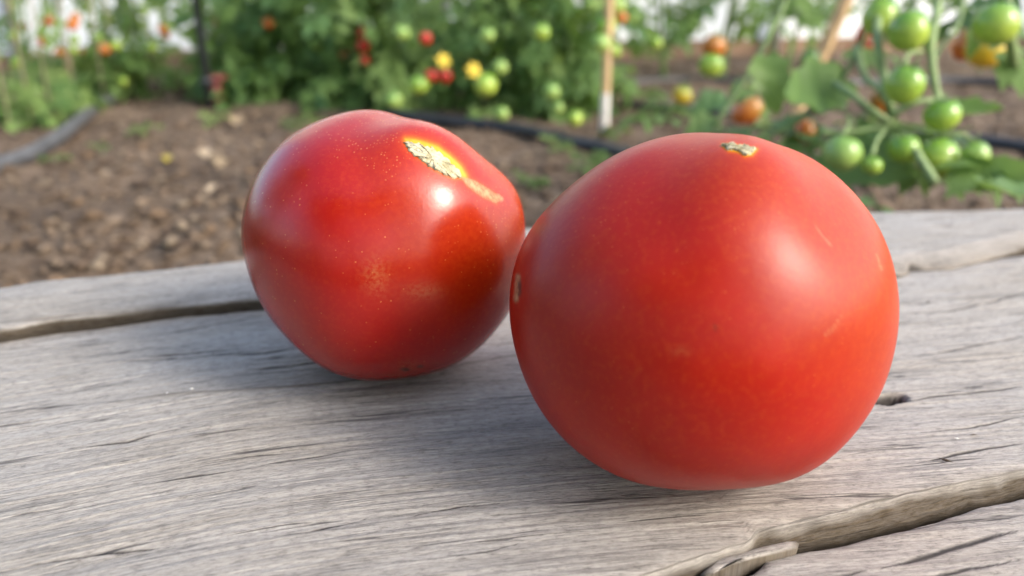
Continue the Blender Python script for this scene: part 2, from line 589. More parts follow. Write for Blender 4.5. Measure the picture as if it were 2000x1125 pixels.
Z_BACK, Z_MID, Z_FRONT = BOARD + .0065, BOARD, BOARD - .0048
L_REAR = uvline([(0, 543), (90, 528), (200, 520), (330, 506), (475, 490), (700, 465), (1030, 430), (1350, 412), (1700, 400), (1850, 398), (2000, 392)], Z_BACK)
L_STEPT = uvline([(0, 639), (90, 621), (174, 612), (288, 600), (336, 594), (480, 579), (900, 554), (1300, 538), (1750, 517), (1812, 503), (1860, 503), (2000, 466)], Z_BACK)
L_STEPB = uvline([(0, 667), (180, 648), (288, 630), (384, 615), (504, 600), (900, 575), (1300, 560), (1747, 537), (1840, 524), (2000, 506)], Z_MID)
L_RIDGE = uvline([(0, 822), (120, 805), (240, 788), (330, 772), (500, 765), (620, 756), (700, 748), (860, 722), (1000, 697), (1300, 660), (1760, 590), (2000, 555)], Z_MID)
L_GRT = uvline([(1000, 1190), (1215, 1128), (1300, 1102), (1386, 1075), (1462, 1052), (1478, 1030), (1525, 1021), (1611, 1001), (1697, 976), (1830, 946), (1929, 926), (2000, 913)], Z_MID)
L_GRB = uvline([(1100, 1205), (1346, 1123), (1386, 1097), (1472, 1076), (1558, 1058), (1631, 1041), (1730, 1019), (1830, 991), (1929, 962), (2000, 940)], Z_MID - .005)

def dist_line(U, V, line):
    best = np.full(U.shape, 1e9)
    for (a, b), (c, d) in zip(line[:-1], line[1:]):
        L2 = (c - a) ** 2 + (d - b) ** 2 + 1e-12
        t = np.clip(((U - a) * (c - a) + (V - b) * (d - b)) / L2, 0, 1)
        best = np.minimum(best, np.hypot(U - a - t * (c - a), V - b - t * (d - b)))
    return best
def crack_list():
    px = [([(60, 684), (140, 676), (230, 668)], .0005), ([(560, 762), (700, 748), (860, 722), (1010, 696)], .0009), ([(250, 700), (380, 689), (500, 680)], .0006),
          ([(225, 707), (350, 700), (520, 683)], .0005), ([(300, 655), (420, 634), (505, 618)], .0006),
          ([(430, 695), (520, 690), (600, 676)], .0007), ([(480, 722), (560, 716), (640, 705)], .0006),
          ([(110, 882), (250, 866), (370, 836)], .0005), ([(270, 950), (400, 930), (470, 922)], .0006),
          ([(540, 1048), (600, 1040), (720, 1012)], .0005), ([(520, 910), (640, 890), (700, 878)], .0005),
          ([(50, 1105), (180, 1085), (330, 1068)], .0006), ([(800, 1010), (900, 990), (980, 985)], .0005),
          ([(880, 1090), (960, 1076), (1010, 1062)], .0005), ([(1724, 1078), (1830, 1049), (1960, 1012), (2010, 999)], .0009),
          ([(1560, 1110), (1700, 1080), (1730, 1074)], .0005), ([(1790, 905), (1900, 880), (2010, 862)], .0006),
          ([(1760, 785), (1830, 774), (1920, 765), (2010, 752)], .0006), ([(1770, 700), (1880, 681), (2010, 655)], .0005),
          ([(1765, 612), (1850, 610), (2010, 572)], .0006), ([(1800, 846), (1900, 836), (2005, 812)], .0004),
          ([(900, 712), (960, 706), (1010, 698)], .0008),
          ([(1720, 1122), (1850, 1090), (2010, 1058)], .0006), ([(20, 585), (120, 575), (240, 560)], .0004),
          ([(1740, 438), (1790, 434), (1850, 428)], .0006)]
    out = []
    for pts, wd in px:
        l = uvline(pts, Z_MID)
        uu = np.linspace(l[0, 0], l[-1, 0], 40)
        vv = np.interp(uu, l[:, 0], l[:, 1]) + rag(uu, .0005, int(l[0, 0] * 9999) % 97, 160)
        out.append((np.stack([uu, vv], -1), wd))
    return out
CRACKS = crack_list()
HOLE = uvline([(1725, 782), (1752, 777)], Z_MID)
HOLE2 = uvline([(1795, 508), (1835, 512)], Z_BACK)

_k = 111
BOW = ev(L_STEPB, np.arange(-.34, .52, .0012))
BOW = np.convolve(np.pad(BOW, _k // 2, mode='reflect', reflect_type='odd'), np.hanning(_k) / np.hanning(_k).sum(), 'valid')
def plank(root, lines, rows, relief, seed, label=None):
    """lines: list of (v(u) array, z offset array) from rear to front; a solid timber down to the soil."""
    U = UU
    Vr, Zr, Tr, Raw = [], [], [], []
    for k in range(len(lines) - 1):
        (va, za, ra), (vb, zb, rb) = lines[k], lines[k + 1]
        t = np.linspace(0, 1, rows[k], endpoint=(k == len(lines) - 2))
        for q in t:
            Vr.append(va * (1 - q) + vb * q)
            Zr.append(za * (1 - q) + zb * q)
            Raw.append(ra * (1 - q) + rb * q)
            Tr.append(va * (1 - q) + vb * q - BOW if not (rb.any() and k) else .9 - q * .009 + va * 0)
    V, Z, T, R = map(np.array, (Vr, Zr, Tr, Raw))
    Ug = np.broadcast_to(U, V.shape)
    h, raw, dark = relief(Ug, V, T)
    Z = Z + h
    # soft arrises
    R = np.clip(R + raw, 0, 1)
    D = np.clip(dark, 0, 1)
    def prow(v, z, r): return v, z, r
    # side faces, front and rear
    fz, ff = [], []
    for dz, dv in ((.0012, -.0002), (.004, 0.0005), (.009, .0012), (.02, .001), (.13, 0.001)):
        n = .0016 * (fbm(U * 140, U * 0 + dz * 900, 4, seed) - .5)
        fz.append((V[-1] + dv + n, np.maximum(Z[-1] - dz, -.02), np.ones_like(U), T[-1] - dz))
    bz = [(V[0] - dv, np.maximum(Z[0] - dz, -.02), np.ones_like(U) * .6, T[0] + dz) for dz, dv in ((.13, 0), (.012, -.001), (.003, -.0015))]
    def cat(A, k): return np.concatenate([np.array([q[k] for q in bz]), A, np.array([q[k] for q in fz])], 0)
    Vn, Zn, Rn, Tn = cat(V, 0), cat(Z, 1), cat(R, 2), cat(T, 3)
    Dn = np.concatenate([np.zeros((3, len(U))), D, np.full((5, len(U)), .5) * np.array([.3, 1, 1.4, 1.4, 1.4])[:, None]], 0)  # front faces painted darker below the edge, for shade in the gaps
    Ug = np.broadcast_to(U, Vn.shape)
    X = Ug * GU[0] + Vn * GV[0]
    Y = Ug * GU[1] + Vn * GV[1]
    v = np.stack([X, Y, Zn], -1).reshape(-1, 3)
    nr, nc = Vn.shape
    i = np.arange(nr * nc).reshape(nr, nc)
    f = np.stack([i[1:, :-1], i[1:, 1:], i[:-1, 1:], i[:-1, :-1]], -1).reshape(-1, 4)
    me = mesh_from('plank', v - np.array(root.location), f, WOOD)
    # close the two ends and the underside
    uvl = me.uv_layers.new(name='grain')
    idx = np.empty(len(me.loops), np.int32)
    me.loops.foreach_get('vertex_index', idx)
    uvv = np.stack([Ug.ravel(), Tn.ravel()], -1).astype(np.float32)
    uvl.data.foreach_set('uv', uvv[idx].ravel())
    ca = me.color_attributes.new('wear_shade', 'FLOAT_COLOR', 'POINT')
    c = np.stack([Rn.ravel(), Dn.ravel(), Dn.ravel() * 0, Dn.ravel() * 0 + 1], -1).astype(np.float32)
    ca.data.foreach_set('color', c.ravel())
    o = link('plank', me, root)
    if label: o['label'] = label
    return o
UU = np.arange(-.34, .52, .0012)
def relief_common(U, V, T, seed, amp=1.0):
    h = .0009 * amp * (fbm(U * 10, T * 90, 4, seed) - .5) + .0007 * amp * (fbm(U * 22, T * 800, 3, seed + 3) - .5)
    dark = np.zeros_like(U)
    raw = np.zeros_like(U)
    for l, wd in CRACKS:
        if l[:, 1].max() + .004 < V.min() or l[:, 1].min() - .004 > V.max(): continue
        m = (U > l[0, 0] - .002) & (U < l[-1, 0] + .002) & (V > l[:, 1].min() - .004) & (V < l[:, 1].max() + .004)
        if not m.any(): continue
        d = dist_line(U[m], V[m], l)
        tt = np.clip(np.minimum(U[m] - l[0, 0], l[-1, 0] - U[m]) / .012, .15, 1)
        k = np.clip(1 - d / (wd * 1.1 * tt), 0, 1)
        h[m] -= .0004 * np.sqrt(k) * tt
        dark[m] = np.maximum(dark[m], np.clip(k * 1.6, 0, .95))
    return h, raw, dark
def hole(U, V, line, wid, depth, h, raw, dark):
    m = (np.abs(U - line[:, 0].mean()) < .03) & (np.abs(V - line[:, 1].mean()) < .03)
    if m.any():
        d = dist_line(U[m], V[m], line) + .0012 * (fbm(U[m] * 500, V[m] * 500, 3, 4) - .5)
        k = np.clip((wid - d) / (wid * .45), 0, 1)
        h[m] -= depth * k
        dark[m] = np.maximum(dark[m], np.clip(k * 3, 0, .93))
        rim = np.clip(1 - np.abs(d - wid * 1.15) / (wid * .6), 0, 1)
        raw[m] = np.maximum(raw[m], rim * .25)
def build_bench():
    root = empty('wooden_bench', (0, .25, 0), 'weathered grey wooden bench of split timbers on which the two big tomatoes rest', 'bench')
    zeros, ones = np.zeros_like(UU), np.ones_like(UU)
    # rear timber
    rear = ev(L_REAR, UU) + rag(UU, .0012, 11, 60)
    stp = ev(L_STEPT, UU) + rag(UU, .0007, 21, 90)
    ro = np.clip((UU - .23) / .03, 0, 1)          # right part of the step is worn to a slope
    def rel_back(U, V, T):
        h, raw, dark = relief_common(U, V, T, 31)
        dr = np.maximum(rear[None, :] - V, 0)
        h -= .004 * np.exp(-dr / .006) + .002 * np.exp(-dr / .02)
        de = np.maximum(V - stp[None, :], 0)
        h -= .0012 * np.exp(-de / .002)
        rr = np.exp(-de / .004) * np.clip(fbm(U * 40, T * 300, 3, 8) * 2.2 - .8, 0, 1)
        raw = np.maximum(raw, rr)
        hole(U, V, HOLE2, .0042, .006, h, raw, dark)
        wornv = np.clip(1 - de / .010, 0, 1) * ro[None, :]
        h -= .0045 * wornv ** 1.3
        raw = np.maximum(raw, wornv * .55)
        return h, raw, dark
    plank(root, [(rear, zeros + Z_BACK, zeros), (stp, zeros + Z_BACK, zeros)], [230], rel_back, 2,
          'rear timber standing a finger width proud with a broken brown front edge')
    # middle timber
    stb = ev(L_STEPB, UU) + .006
    stf = ev(L_STEPB, UU) - .001
    ridge = ev(L_RIDGE, UU) + rag(UU, .0008, 41, 70)
    grt = ev(L_GRT, UU, 3) + rag(UU, .0004, 51, 70) + rag(UU, .0004, 57, 300)
    grb = ev(L_GRB, UU) + rag(UU, .0005, 61, 90)
    grb = np.minimum(grb, grt - .0015)
    def rel_mid(U, V, T):
        h, raw, dark = relief_common(U, V, T, 71)
        s = (ridge[None, :] - V)
        st = np.clip(1.05 - np.abs(U - .0) / .16, .12, 1)
        h += st * .0019 * np.clip(.5 + s / .0012, 0, 1) * np.exp(-np.maximum(s, 0) / .035)
        e = np.exp(-np.abs(s + .0006) / .0011) * np.clip(fbm(U * 50, T * 10, 3, 18) * 2.6 - .9, 0, 1) * st
        raw = np.maximum(raw, e * .7)
        raw = np.maximum(raw, np.exp(-((s - .0012) / .0012) ** 2) * np.clip(fbm(U * 35, T * 8, 3, 28) * 2.6 - .8, 0, 1) * st)
        de = np.maximum(V - grt[None, :], 0)
        below = V < grt[None, :]
        raw = np.where(below, np.clip((grt[None, :] - V) / .0028 + 1.1 * (fbm(U * 110, V * 500, 3, 44) - .42), .06, 1), raw)
        h -= np.where(below, 0, .0011 * np.exp(-de / .0022))
        raw = np.maximum(raw, np.where(below, 0, .55 * np.exp(-de / .0022) * np.clip(fbm(U * 60, T * 200, 3, 9) * 2 - .6, 0, 1)))
        h += np.where(below, .0022 * (fbm(U * 75, V * 520, 4, 13) - .5) - .0011, 0)
        pits = np.clip(fbm(U * 180, V * 300, 2, 77) - .76, 0, 1) * 5
        dark = np.maximum(dark, np.where(below, pits, 0))
        hole(U, V, HOLE, .0034, .006, h, raw, dark)
        return h, raw, dark
    mid_rows = [8, 720, 44]
    gz = zeros + Z_MID - .0050
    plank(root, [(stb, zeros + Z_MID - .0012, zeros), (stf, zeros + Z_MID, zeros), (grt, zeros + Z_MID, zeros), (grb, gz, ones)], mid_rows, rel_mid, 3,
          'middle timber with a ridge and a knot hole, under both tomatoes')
    # front timber
    ft = grb - .0028 - .0014 * np.clip(fbm(UU * 30, UU * 0 + 3, 3, 5) * 2 - .7, 0, 1)
    fb = ft - .13
    def rel_front(U, V, T):
        h, raw, dark = relief_common(U, V, T, 91)
        d = np.maximum(ft[None, :] - V, 0)
        h -= .0012 * np.exp(-d / .0012)
        return h, raw, dark
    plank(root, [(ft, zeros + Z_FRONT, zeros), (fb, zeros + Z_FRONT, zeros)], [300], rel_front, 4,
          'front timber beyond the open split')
    # the lifted sliver over the split
    out = [(1368, 1119), (1392, 1098), (1425, 1083), (1490, 1069), (1555, 1054), (1561, 1060), (1558, 1069), (1520, 1079), (1470, 1090), (1420, 1105), (1385, 1122)]
    P = np.array([onz(x, y, Z_FRONT + .0015) for x, y in out])
    c = P.mean(0)
    top, mid, bot = [], [], []
    for k, p in enumerate(P):
        q = c + (p - c) * .8
        top.append((*q[:2], Z_FRONT + .0018 + .0004 * math.sin(k * 2.3)))
        mid.append((*p[:2], Z_FRONT + .0011))
        bot.append((*(c + (p - c) * .95)[:2], Z_FRONT - .004))
    n = len(P)
    V = np.array(top + mid + bot + [(*c[:2], Z_FRONT + .0020), (*c[:2], Z_FRONT - .004)])
    F = []
    for k in range(n):
        k2 = (k + 1) % n
        F += [(k, n + k, n + k2, k2), (n + k, 2 * n + k, 2 * n + k2, n + k2), (3 * n, k, k2), (3 * n + 1, 2 * n + k2, 2 * n + k)]
    me = mesh_from('splinter', V - np.array(root.location), F, WOOD)
    uvl = me.uv_layers.new(name='grain')
    for lp in me.loops:
        q = V[lp.vertex_index]
        uvl.data[lp.index].uv = (q[:2] @ GU, q[:2] @ GV)
    ca = me.color_attributes.new('wear_shade', 'FLOAT_COLOR', 'POINT')
    cc = np.zeros((len(V), 4), np.float32)
    cc[:, 3] = 1
    cc[:n, 0] = .15
    cc[n:3 * n, 0] = .9
    ca.data.foreach_set('color', cc.ravel())
    link('splinter', me, root)
build_bench()

# ================================================================== THE TWO TOMATOES
SIL_S = [(684, 216), (729, 220), (789, 223), (828, 235), (873, 257), (928, 292), (978, 332), (1008, 374), (1023, 414), (1028, 454), (1027, 500), (1018, 555), (993, 613), (968, 648), (938, 678), (898, 705), (863, 723), (818, 735), (769, 740), (719, 742), (684, 739), (649, 727), (604, 700), (564, 666), (530, 623), (505, 583), (487, 544), (476, 504), (472, 464), (475, 419), (485, 374), (502, 334), (530, 300), (570, 265), (609, 240), (649, 222)]
SIL_B = [(1391, 258), (1457, 265), (1523, 281), (1588, 312), (1648, 355), (1687, 398), (1720, 451), (1740, 503), (1753, 549), (1757, 595), (1754, 648), (1743, 701), (1727, 753), (1700, 806), (1667, 852), (1628, 888), (1588, 918), (1536, 941), (1483, 952), (1431, 955), (1365, 957), (1299, 955), (1246, 945), (1194, 924), (1134, 888), (1088, 845), (1056, 799), (1026, 747), (1009, 694), (998, 641), (994, 595), (998, 556), (1006, 510), (1026, 464), (1056, 421), (1102, 372), (1154, 332), (1213, 296), (1273, 273), (1332, 261)]
RIGHT, UP, BACK = np.array([1, 0, 0]), np.array([0, SP, CP]), np.array([0, -CP, SP])

def tomato_shape(axis, prof, nu=380, nv=250):
    """vertices of a squat lobed fruit about its stem axis (camera axes: right, up, towards the viewer)."""
    a = np.array(axis, float)
    a /= np.linalg.norm(a)
    a = a[0] * RIGHT + a[1] * UP + a[2] * BACK
    e1 = np.cross(a, BACK)
    e1 /= np.linalg.norm(e1)
    e2 = np.cross(a, e1)
    t = np.linspace(0, math.pi, nv)[:, None] + np.zeros((1, nu))
    p = np.linspace(0, 2 * math.pi, nu, endpoint=False)[None, :] + np.zeros((nv, 1))
    ct, st = np.cos(t), np.sin(t)
    rho = np.abs(st) ** prof['round']
    z = prof['flat'] * np.sign(ct) * np.abs(ct) ** .92
    sh = np.exp(-((t - .75) / .55) ** 2)
    lob = prof['lobe'] * np.cos(prof['n'] * p + prof['ph']) * sh + prof['lobe'] * .35 * np.cos(3 * p + 1.3) * sh
    rho = rho * (1 + .5 * lob)
    z = z + lob * .75 * np.sin(np.minimum(t * 1.6, math.pi))
    x, y = rho * np.cos(p), rho * np.sin(p)
    dx, dy, w1, w2 = prof['dent']
    z = z - prof['dep'] * np.exp(-(((x - dx) / w1) ** 2 + ((y - dy) / w2) ** 2)) * (ct > 0)
    z = z + prof.get('base', .05) * np.exp(-(rho / .3) ** 2) * (ct < 0)
    q = prof.get('lump', .02)
    k = 1 + q * (np.sin(2.6 * x + 1.1 * z + 1.0) * np.sin(3.1 * y - .7 * z + .4) + .6 * np.sin(4.3 * z + 1.9 * x + 2.0) * np.sin(3.7 * x - 2.2 * y + .8))
    x, y, z = x * k, y * k, z * k
    P = x[..., None] * e1 + y[..., None] * e2 + z[..., None] * a
    return P

def fit(P, sil, cpx):
    """scale the fruit about the line of sight so that its outline is the fruit's outline (unit distance)."""
    wv = ray(*cpx)
    wv = wv / np.linalg.norm(wv)
    uv_ = np.cross(wv, [0, 0, 1])
    uv_ /= np.linalg.norm(uv_)
    vv = np.cross(uv_, wv)
    d = np.array([ray(*q) for q in sil])
    psi = np.arctan2(d @ vv, d @ uv_)
    tan = np.hypot(d @ vv, d @ uv_) / (d @ wv)
    o = np.argsort(psi)
    NB = 180
    grid = -math.pi + (np.arange(NB) + .5) * 2 * math.pi / NB
    def per(x, y): return np.interp(grid, np.r_[x - 2 * math.pi, x, x + 2 * math.pi], np.r_[y, y, y])
    def low(s, k):
        Fq = np.fft.rfft(s)
        Fq[k + 1:] = 0
        return np.fft.irfft(Fq, NB)
    tgt = low(per(psi[o], tan[o]), 9)
    pu, pv, pw = P @ uv_, P @ vv, P @ wv
    ang = np.arctan2(pv, pu)
    R0 = np.sin(np.arctan(tgt)).mean()
    s = np.full(NB, R0)
    for it in range(14):
        sv = np.interp(ang, np.r_[grid - 2 * math.pi, grid, grid + 2 * math.pi], np.r_[s, s, s])
        Q = (pu * sv)[..., None] * uv_ + (pv * sv)[..., None] * vv + (pw * R0 + 1)[..., None] * wv
        qa = np.arctan2(Q @ vv, Q @ uv_)
        qt = np.hypot(Q @ vv, Q @ uv_) / (Q @ wv)
        b = np.clip(((qa + math.pi) / (2 * math.pi) * NB).astype(int), 0, NB - 1)
        act = np.zeros(NB)
        np.maximum.at(act, b.ravel(), qt.ravel())
        s = low(s * (tgt / act) ** .9, 8)
    return Q

def inside_dist(q, poly):                # signed distance in px to a polygon, negative inside
    poly = np.array(poly, float)
    d = np.full(q.shape[:-1], 1e9)
    ins = np.zeros(q.shape[:-1], bool)
    for a, b in zip(poly, np.roll(poly, -1, 0)):
        e = b - a
        t = np.clip(((q - a) @ e) / (e @ e), 0, 1)
        d = np.minimum(d, np.linalg.norm(q - a - t[..., None] * e, axis=-1))
        c = ((a[1] > q[..., 1]) != (b[1] > q[..., 1])) & (q[..., 0] < (b[0] - a[0]) * (q[..., 1] - a[1]) / (b[1] - a[1] + 1e-9) + a[0])
        ins ^= c
    return np.where(ins, -d, d)

def tomato(sil, cpx, axis, prof, mat, scar, sink, label, streaks, blots, darks, orange_dir, skin_flecks, halo_w, hshift, tail=None):
    P = tomato_shape(axis, prof)
    Q = fit(P, sil, cpx)
    D = (BOARD + .0006 - CAMZ - sink) / Q[..., 2].min()
    W = CAM + Q * D
    ctr = W.reshape(-1, 3).mean(0)
    # weight presses a small flat into the fruit where it stands
    zf = BOARD - .0006
    W[..., 2] = np.where(W[..., 2] < zf + .004, zf + np.log1p(np.exp(np.clip((W[..., 2] - zf) / .0007, -40, 40))) * .0007, W[..., 2])
    base = np.array([ctr[0], ctr[1], BOARD])
    root = empty('tomato', base, label, 'tomato', 'large ripe tomatoes on the wooden bench')
    nv, nu = W.shape[:2]
    # normals for facing test
    pxs = px_of(W)
    nrm = np.cross(np.roll(W, -1, 1) - np.roll(W, 1, 1), np.gradient(W, axis=0))
    sgn = np.sign(np.sum(nrm * (W - ctr), -1).mean())
    facing = np.sum(nrm * sgn * (CAM - W), -1) > 0
    near = np.linalg.norm(W - CAM, axis=-1) < np.linalg.norm(ctr - CAM) + .03
    vis = near
    sd_ = inside_dist(pxs, np.array(scar, float) + np.array(hshift))
    halo = np.where(vis, .86 * np.exp(-np.maximum(sd_, 0) / halo_w), 0)
    if tail:
        td = inside_dist(pxs, tail)
        halo = np.where(vis, np.maximum(halo, .50 * np.exp(-np.maximum(td, 0) / 9)), halo)
    cork = np.zeros((nv, nu))
    dark = np.zeros((nv, nu))
    blem = np.zeros((nv, nu))
    for pts, wpx, k in streaks:
        l = np.array(pts, float)
        dd = dist_line(pxs[..., 0], pxs[..., 1], l) + 2.0 * (fbm(pxs[..., 0] * .2, pxs[..., 1] * .2, 2, 3) - .5)
        cork = np.maximum(cork, np.where(facing, np.clip(1.3 - dd / wpx, 0, 1) * k, 0))
    if tail:
        cork = np.maximum(cork, np.where(vis, np.clip(-td / 8 + .2, 0, .75), 0))
    for (x, y, rx, ry, k) in blots:
        rr = np.hypot((pxs[..., 0] - x) / rx, (pxs[..., 1] - y) / ry)
        blem = np.maximum(blem, np.where(facing, np.exp(-rr ** 2) * k, 0))
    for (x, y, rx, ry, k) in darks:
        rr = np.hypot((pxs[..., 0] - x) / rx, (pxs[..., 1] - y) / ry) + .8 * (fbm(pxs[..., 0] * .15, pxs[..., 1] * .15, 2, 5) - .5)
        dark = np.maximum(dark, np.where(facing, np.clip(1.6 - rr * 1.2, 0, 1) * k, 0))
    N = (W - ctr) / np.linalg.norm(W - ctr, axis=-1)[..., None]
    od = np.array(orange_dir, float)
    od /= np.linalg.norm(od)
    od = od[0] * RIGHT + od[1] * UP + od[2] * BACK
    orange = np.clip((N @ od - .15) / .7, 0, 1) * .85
    a_ = np.array(axis, float)
    a_ /= np.linalg.norm(a_)
    a_ = a_[0] * RIGHT + a_[1] * UP + a_[2] * BACK
    fl = np.clip((N @ a_ - .05) / .7, 0, 1) * skin_flecks
    v = (W - base).reshape(-1, 3)
    i = np.arange(nv * nu).reshape(nv, nu)
    i2 = np.roll(i, -1, 1)
    f = np.stack([i[:-1], i[1:], i2[1:], i2[:-1]], -1).reshape(-1, 4)
    if sgn > 0: pass
    me = mesh_from('skin', v, f, mat)
    for nm, ch in (('skin', (halo, orange, blem)), ('marks', (cork, dark, fl))):
        ca = me.color_attributes.new(nm, 'FLOAT_COLOR', 'POINT')
        c = np.stack([q.ravel() for q in ch] + [np.ones(nv * nu)], -1).astype(np.float32)
        ca.data.foreach_set('color', c.ravel())
    link('skin', me, root)
    # corky stem scar: a raised crust with its own ragged outline
    bvh = BVHTree.FromPolygons([tuple(p) for p in (v + base)], [tuple(q) for q in f[: (len(f) * 2) // 3].tolist()])
    pc = np.array(scar, float)
    cen = pc.mean(0)
    seg = []
    for a, b in zip(pc, np.roll(pc, -1, 0)):
        for k in range(7): seg.append(a + (b - a) * k / 7)
    seg = np.array(seg)
    seg += RNG.normal(0, 1.6, seg.shape)
    rings, M = 16, len(seg)
    vs = []
    def hit(q, lift):
        d = Vector(ray(*q)).normalized()
        loc, nn, _, _ = bvh.ray_cast(Vector(CAM), d)
        if loc is None: return None
        if nn.dot(d) > 0: nn = -nn
        return np.array(loc + nn * lift)
    last = None
    for r in range(rings):
        k = 1 - (r / (rings - 1)) * .96
        for s_ in seg:
            q = cen + (s_ - cen) * k
            nz = fbm(np.array(q[0] * .06), np.array(q[1] * .09), 4, 6)
            lift = .00028 * (float(nz) - .1) * (1 if r > 1 else .2) + (.0004 if r > 0 else -.0006)
            h = hit(q, lift)
            if h is None: h = last if last is not None else np.array(ctr)
            last = h
            vs.append(h)
    ff = []
    for r in range(rings - 1):
        for k in range(M):
            k2 = (k + 1) % M
            ff.append((r * M + k, r * M + k2, (r + 1) * M + k2, (r + 1) * M + k))
    ff.append(tuple((rings - 1) * M + k for k in range(M)))
    link('stem_scar', mesh_from('stem_scar', np.array(vs) - base, ff, CORK), root)
    return W

SCAR_S = [(787, 277), (806, 279), (828, 285), (849, 293), (872, 310), (895, 331), (905, 350), (878, 347), (849, 334), (821, 313), (797, 293)]
TAIL_S = [(900, 345), (925, 352), (955, 370), (980, 388), (968, 396), (940, 383), (912, 362)]
SCAR_B = [(1408, 283), (1424, 281), (1434, 284), (1450, 285), (1462, 290), (1478, 291), (1472, 297), (1468, 302), (1455, 304), (1446, 298), (1434, 295), (1420, 293)]
W_S = tomato(SIL_S, (750, 480), (.49, .77, -.10), dict(round=.86, flat=.86, lump=.028, lobe=.034, n=5, ph=1.5, dent=(.0, .0, .50, .36), dep=.15), TOM_S, SCAR_S, .0014,
       'smaller glossy red tomato tipped towards the other, with a long corky stem scar',
       [([(972, 384), (978, 388)], 5, .8)], [(735, 540, 26, 34, .9), (828, 568, 40, 16, .7), (800, 716, 26, 14, .5)],
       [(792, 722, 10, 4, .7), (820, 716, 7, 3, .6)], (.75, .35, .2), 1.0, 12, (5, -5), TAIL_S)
W_B = tomato(SIL_B, (1376, 610), (.17, .96, .10), dict(round=.90, flat=.92, lump=.026, lobe=.024, n=5, ph=2.0, dent=(0, 0, .34, .34), dep=.05), TOM_B, SCAR_B, .0020,
       'larger matt red tomato on the right with a small star shaped stem scar',
       [([(1592, 440), (1606, 460), (1622, 478)], 2.2, .2), ([(1712, 497), (1722, 527)], 2.2, .3), ([(1612, 655), (1632, 636), (1645, 615)], 2.0, .2), ([(1012, 540), (1008, 585)], 6, .45)],
       [(1330, 686, 18, 10, .55), (1140, 500, 60, 50, .08)],
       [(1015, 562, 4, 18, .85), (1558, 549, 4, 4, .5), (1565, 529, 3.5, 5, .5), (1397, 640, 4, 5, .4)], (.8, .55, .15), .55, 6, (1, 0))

# ================================================================== PLANTS
def leaflet(mb, base, direction, L, W, fold, curl):
    """one lobed leaflet: a folded blade of 5 stations."""
    d = Vector(direction).normalized()
    side = d.cross(Vector((0, 0, 1))).normalized()
    up = side.cross(d).normalized()
    st = [(0, .06), (.16, .62), (.34, 1.0), (.5, .74), (.64, .80), (.82, .42), (1, .0)]
    v, f = [], []
    for k, (t, wd) in enumerate(st):
        c = Vector(base) + d * (L * t) + up * (-curl * L * t * t)
        wob = 1 + .18 * math.sin(k * 2.4 + L * 90)
        h = W * wd * .5 * wob
        v += [c - side * h + up * (fold * h), c, c + side * h + up * (fold * h)]
    for k in range(len(st) - 1):
        a = k * 3
        f += [(a, a + 1, a + 4, a + 3), (a + 1, a + 2, a + 5, a + 4)]
    mb.add(v, f)
def compound_leaf(seed, mat):
    """a tomato leaf about 1 unit long: midrib and seven leaflets, drooping."""
    r = random.Random(seed)
    mb = MB()
    dr = r.uniform(.25, .6)
    sw = r.uniform(-.15, .15)
    mid = lambda t: Vector((sw * t * t, t * (1 - .25 * dr * t), -.45 * dr * t * t + .06 * math.sin(t * 3)))
    mb.tube([mid(t) for t in (0, .35, .7, .86)], [.014, .011, .008, .005], 4, False)
    for t in (.30, .55, .76):
        for s in (-1, 1):
            sz = r.uniform(.28, .42) * (1.05 - .3 * abs(t - .55))
            dv = Vector((s * 1.0, .55 + r.uniform(-.2, .3), r.uniform(-.45, .15)))
            p = mid(t + r.uniform(-.04, .04))
            leaflet(mb, p + dv.normalized() * .03, dv, sz, sz * r.uniform(.55, .7), r.uniform(.05, .5), r.uniform(.1, .6))
    leaflet(mb, mid(.84), Vector((r.uniform(-.3, .3), 1, -.5 * dr - .1)), .40, .27, r.uniform(.05, .4), r.uniform(.1, .6))
    return mb.mesh('leaf', mat)
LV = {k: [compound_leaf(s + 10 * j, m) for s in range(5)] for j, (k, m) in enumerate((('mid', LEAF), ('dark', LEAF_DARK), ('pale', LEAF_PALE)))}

def fruit_mesh(mat, sq=1.0, seed=0):
    n, k = 20, 12
    v, f = [(0, 0, .93)], []
    for i in range(1, k):
        t = math.pi * i / k
        for j in range(n):
            p = 2 * math.pi * j / n
            r = math.sin(t)
            z = math.cos(t) * sq - .10 * math.exp(-(r / .35) ** 2) * (1 if t < 1.5 else -.3)
            v.append((r * math.cos(p) * (1 + .012 * math.cos(3 * p + seed)), r * math.sin(p), z))
    v[0] = (0, 0, sq - .1)
    v.append((0, 0, -sq + .03))
    for j in range(n): f.append((0, 1 + j, 1 + (j + 1) % n))
    for i in range(k - 2):
        for j in range(n):
            a = 1 + i * n + j
            b = 1 + i * n + (j + 1) % n
            f.append((a, a + n, b + n, b))
    e = 1 + (k - 2) * n
    for j in range(n): f.append((e + j, len(v) - 1, e + (j + 1) % n))
    return mesh_from('tomato', v, f, mat)
FR = {k: fruit_mesh(m, sq) for k, m, sq in (('green', F_GREEN, .98), ('dgreen', F_DGREEN, 1.0), ('yellow', F_YEL, .97), ('orange', F_ORANGE, 1.0), ('red', F_RED, 1.0), ('plum', F_RED, 1.45), ('pale', F_PALE, 1.0), ('oplum', F_ORANGE, 1.4))}
FR_TXT = {'green': None, 'dgreen': 'dark green unripe tomato', 'yellow': 'tomato turning yellow', 'orange': 'tomato turning orange', 'red': 'ripe red tomato', 'plum': 'long ripe red tomato', 'pale': 'pale green unripe tomato', 'oplum': 'long orange red tomato'}
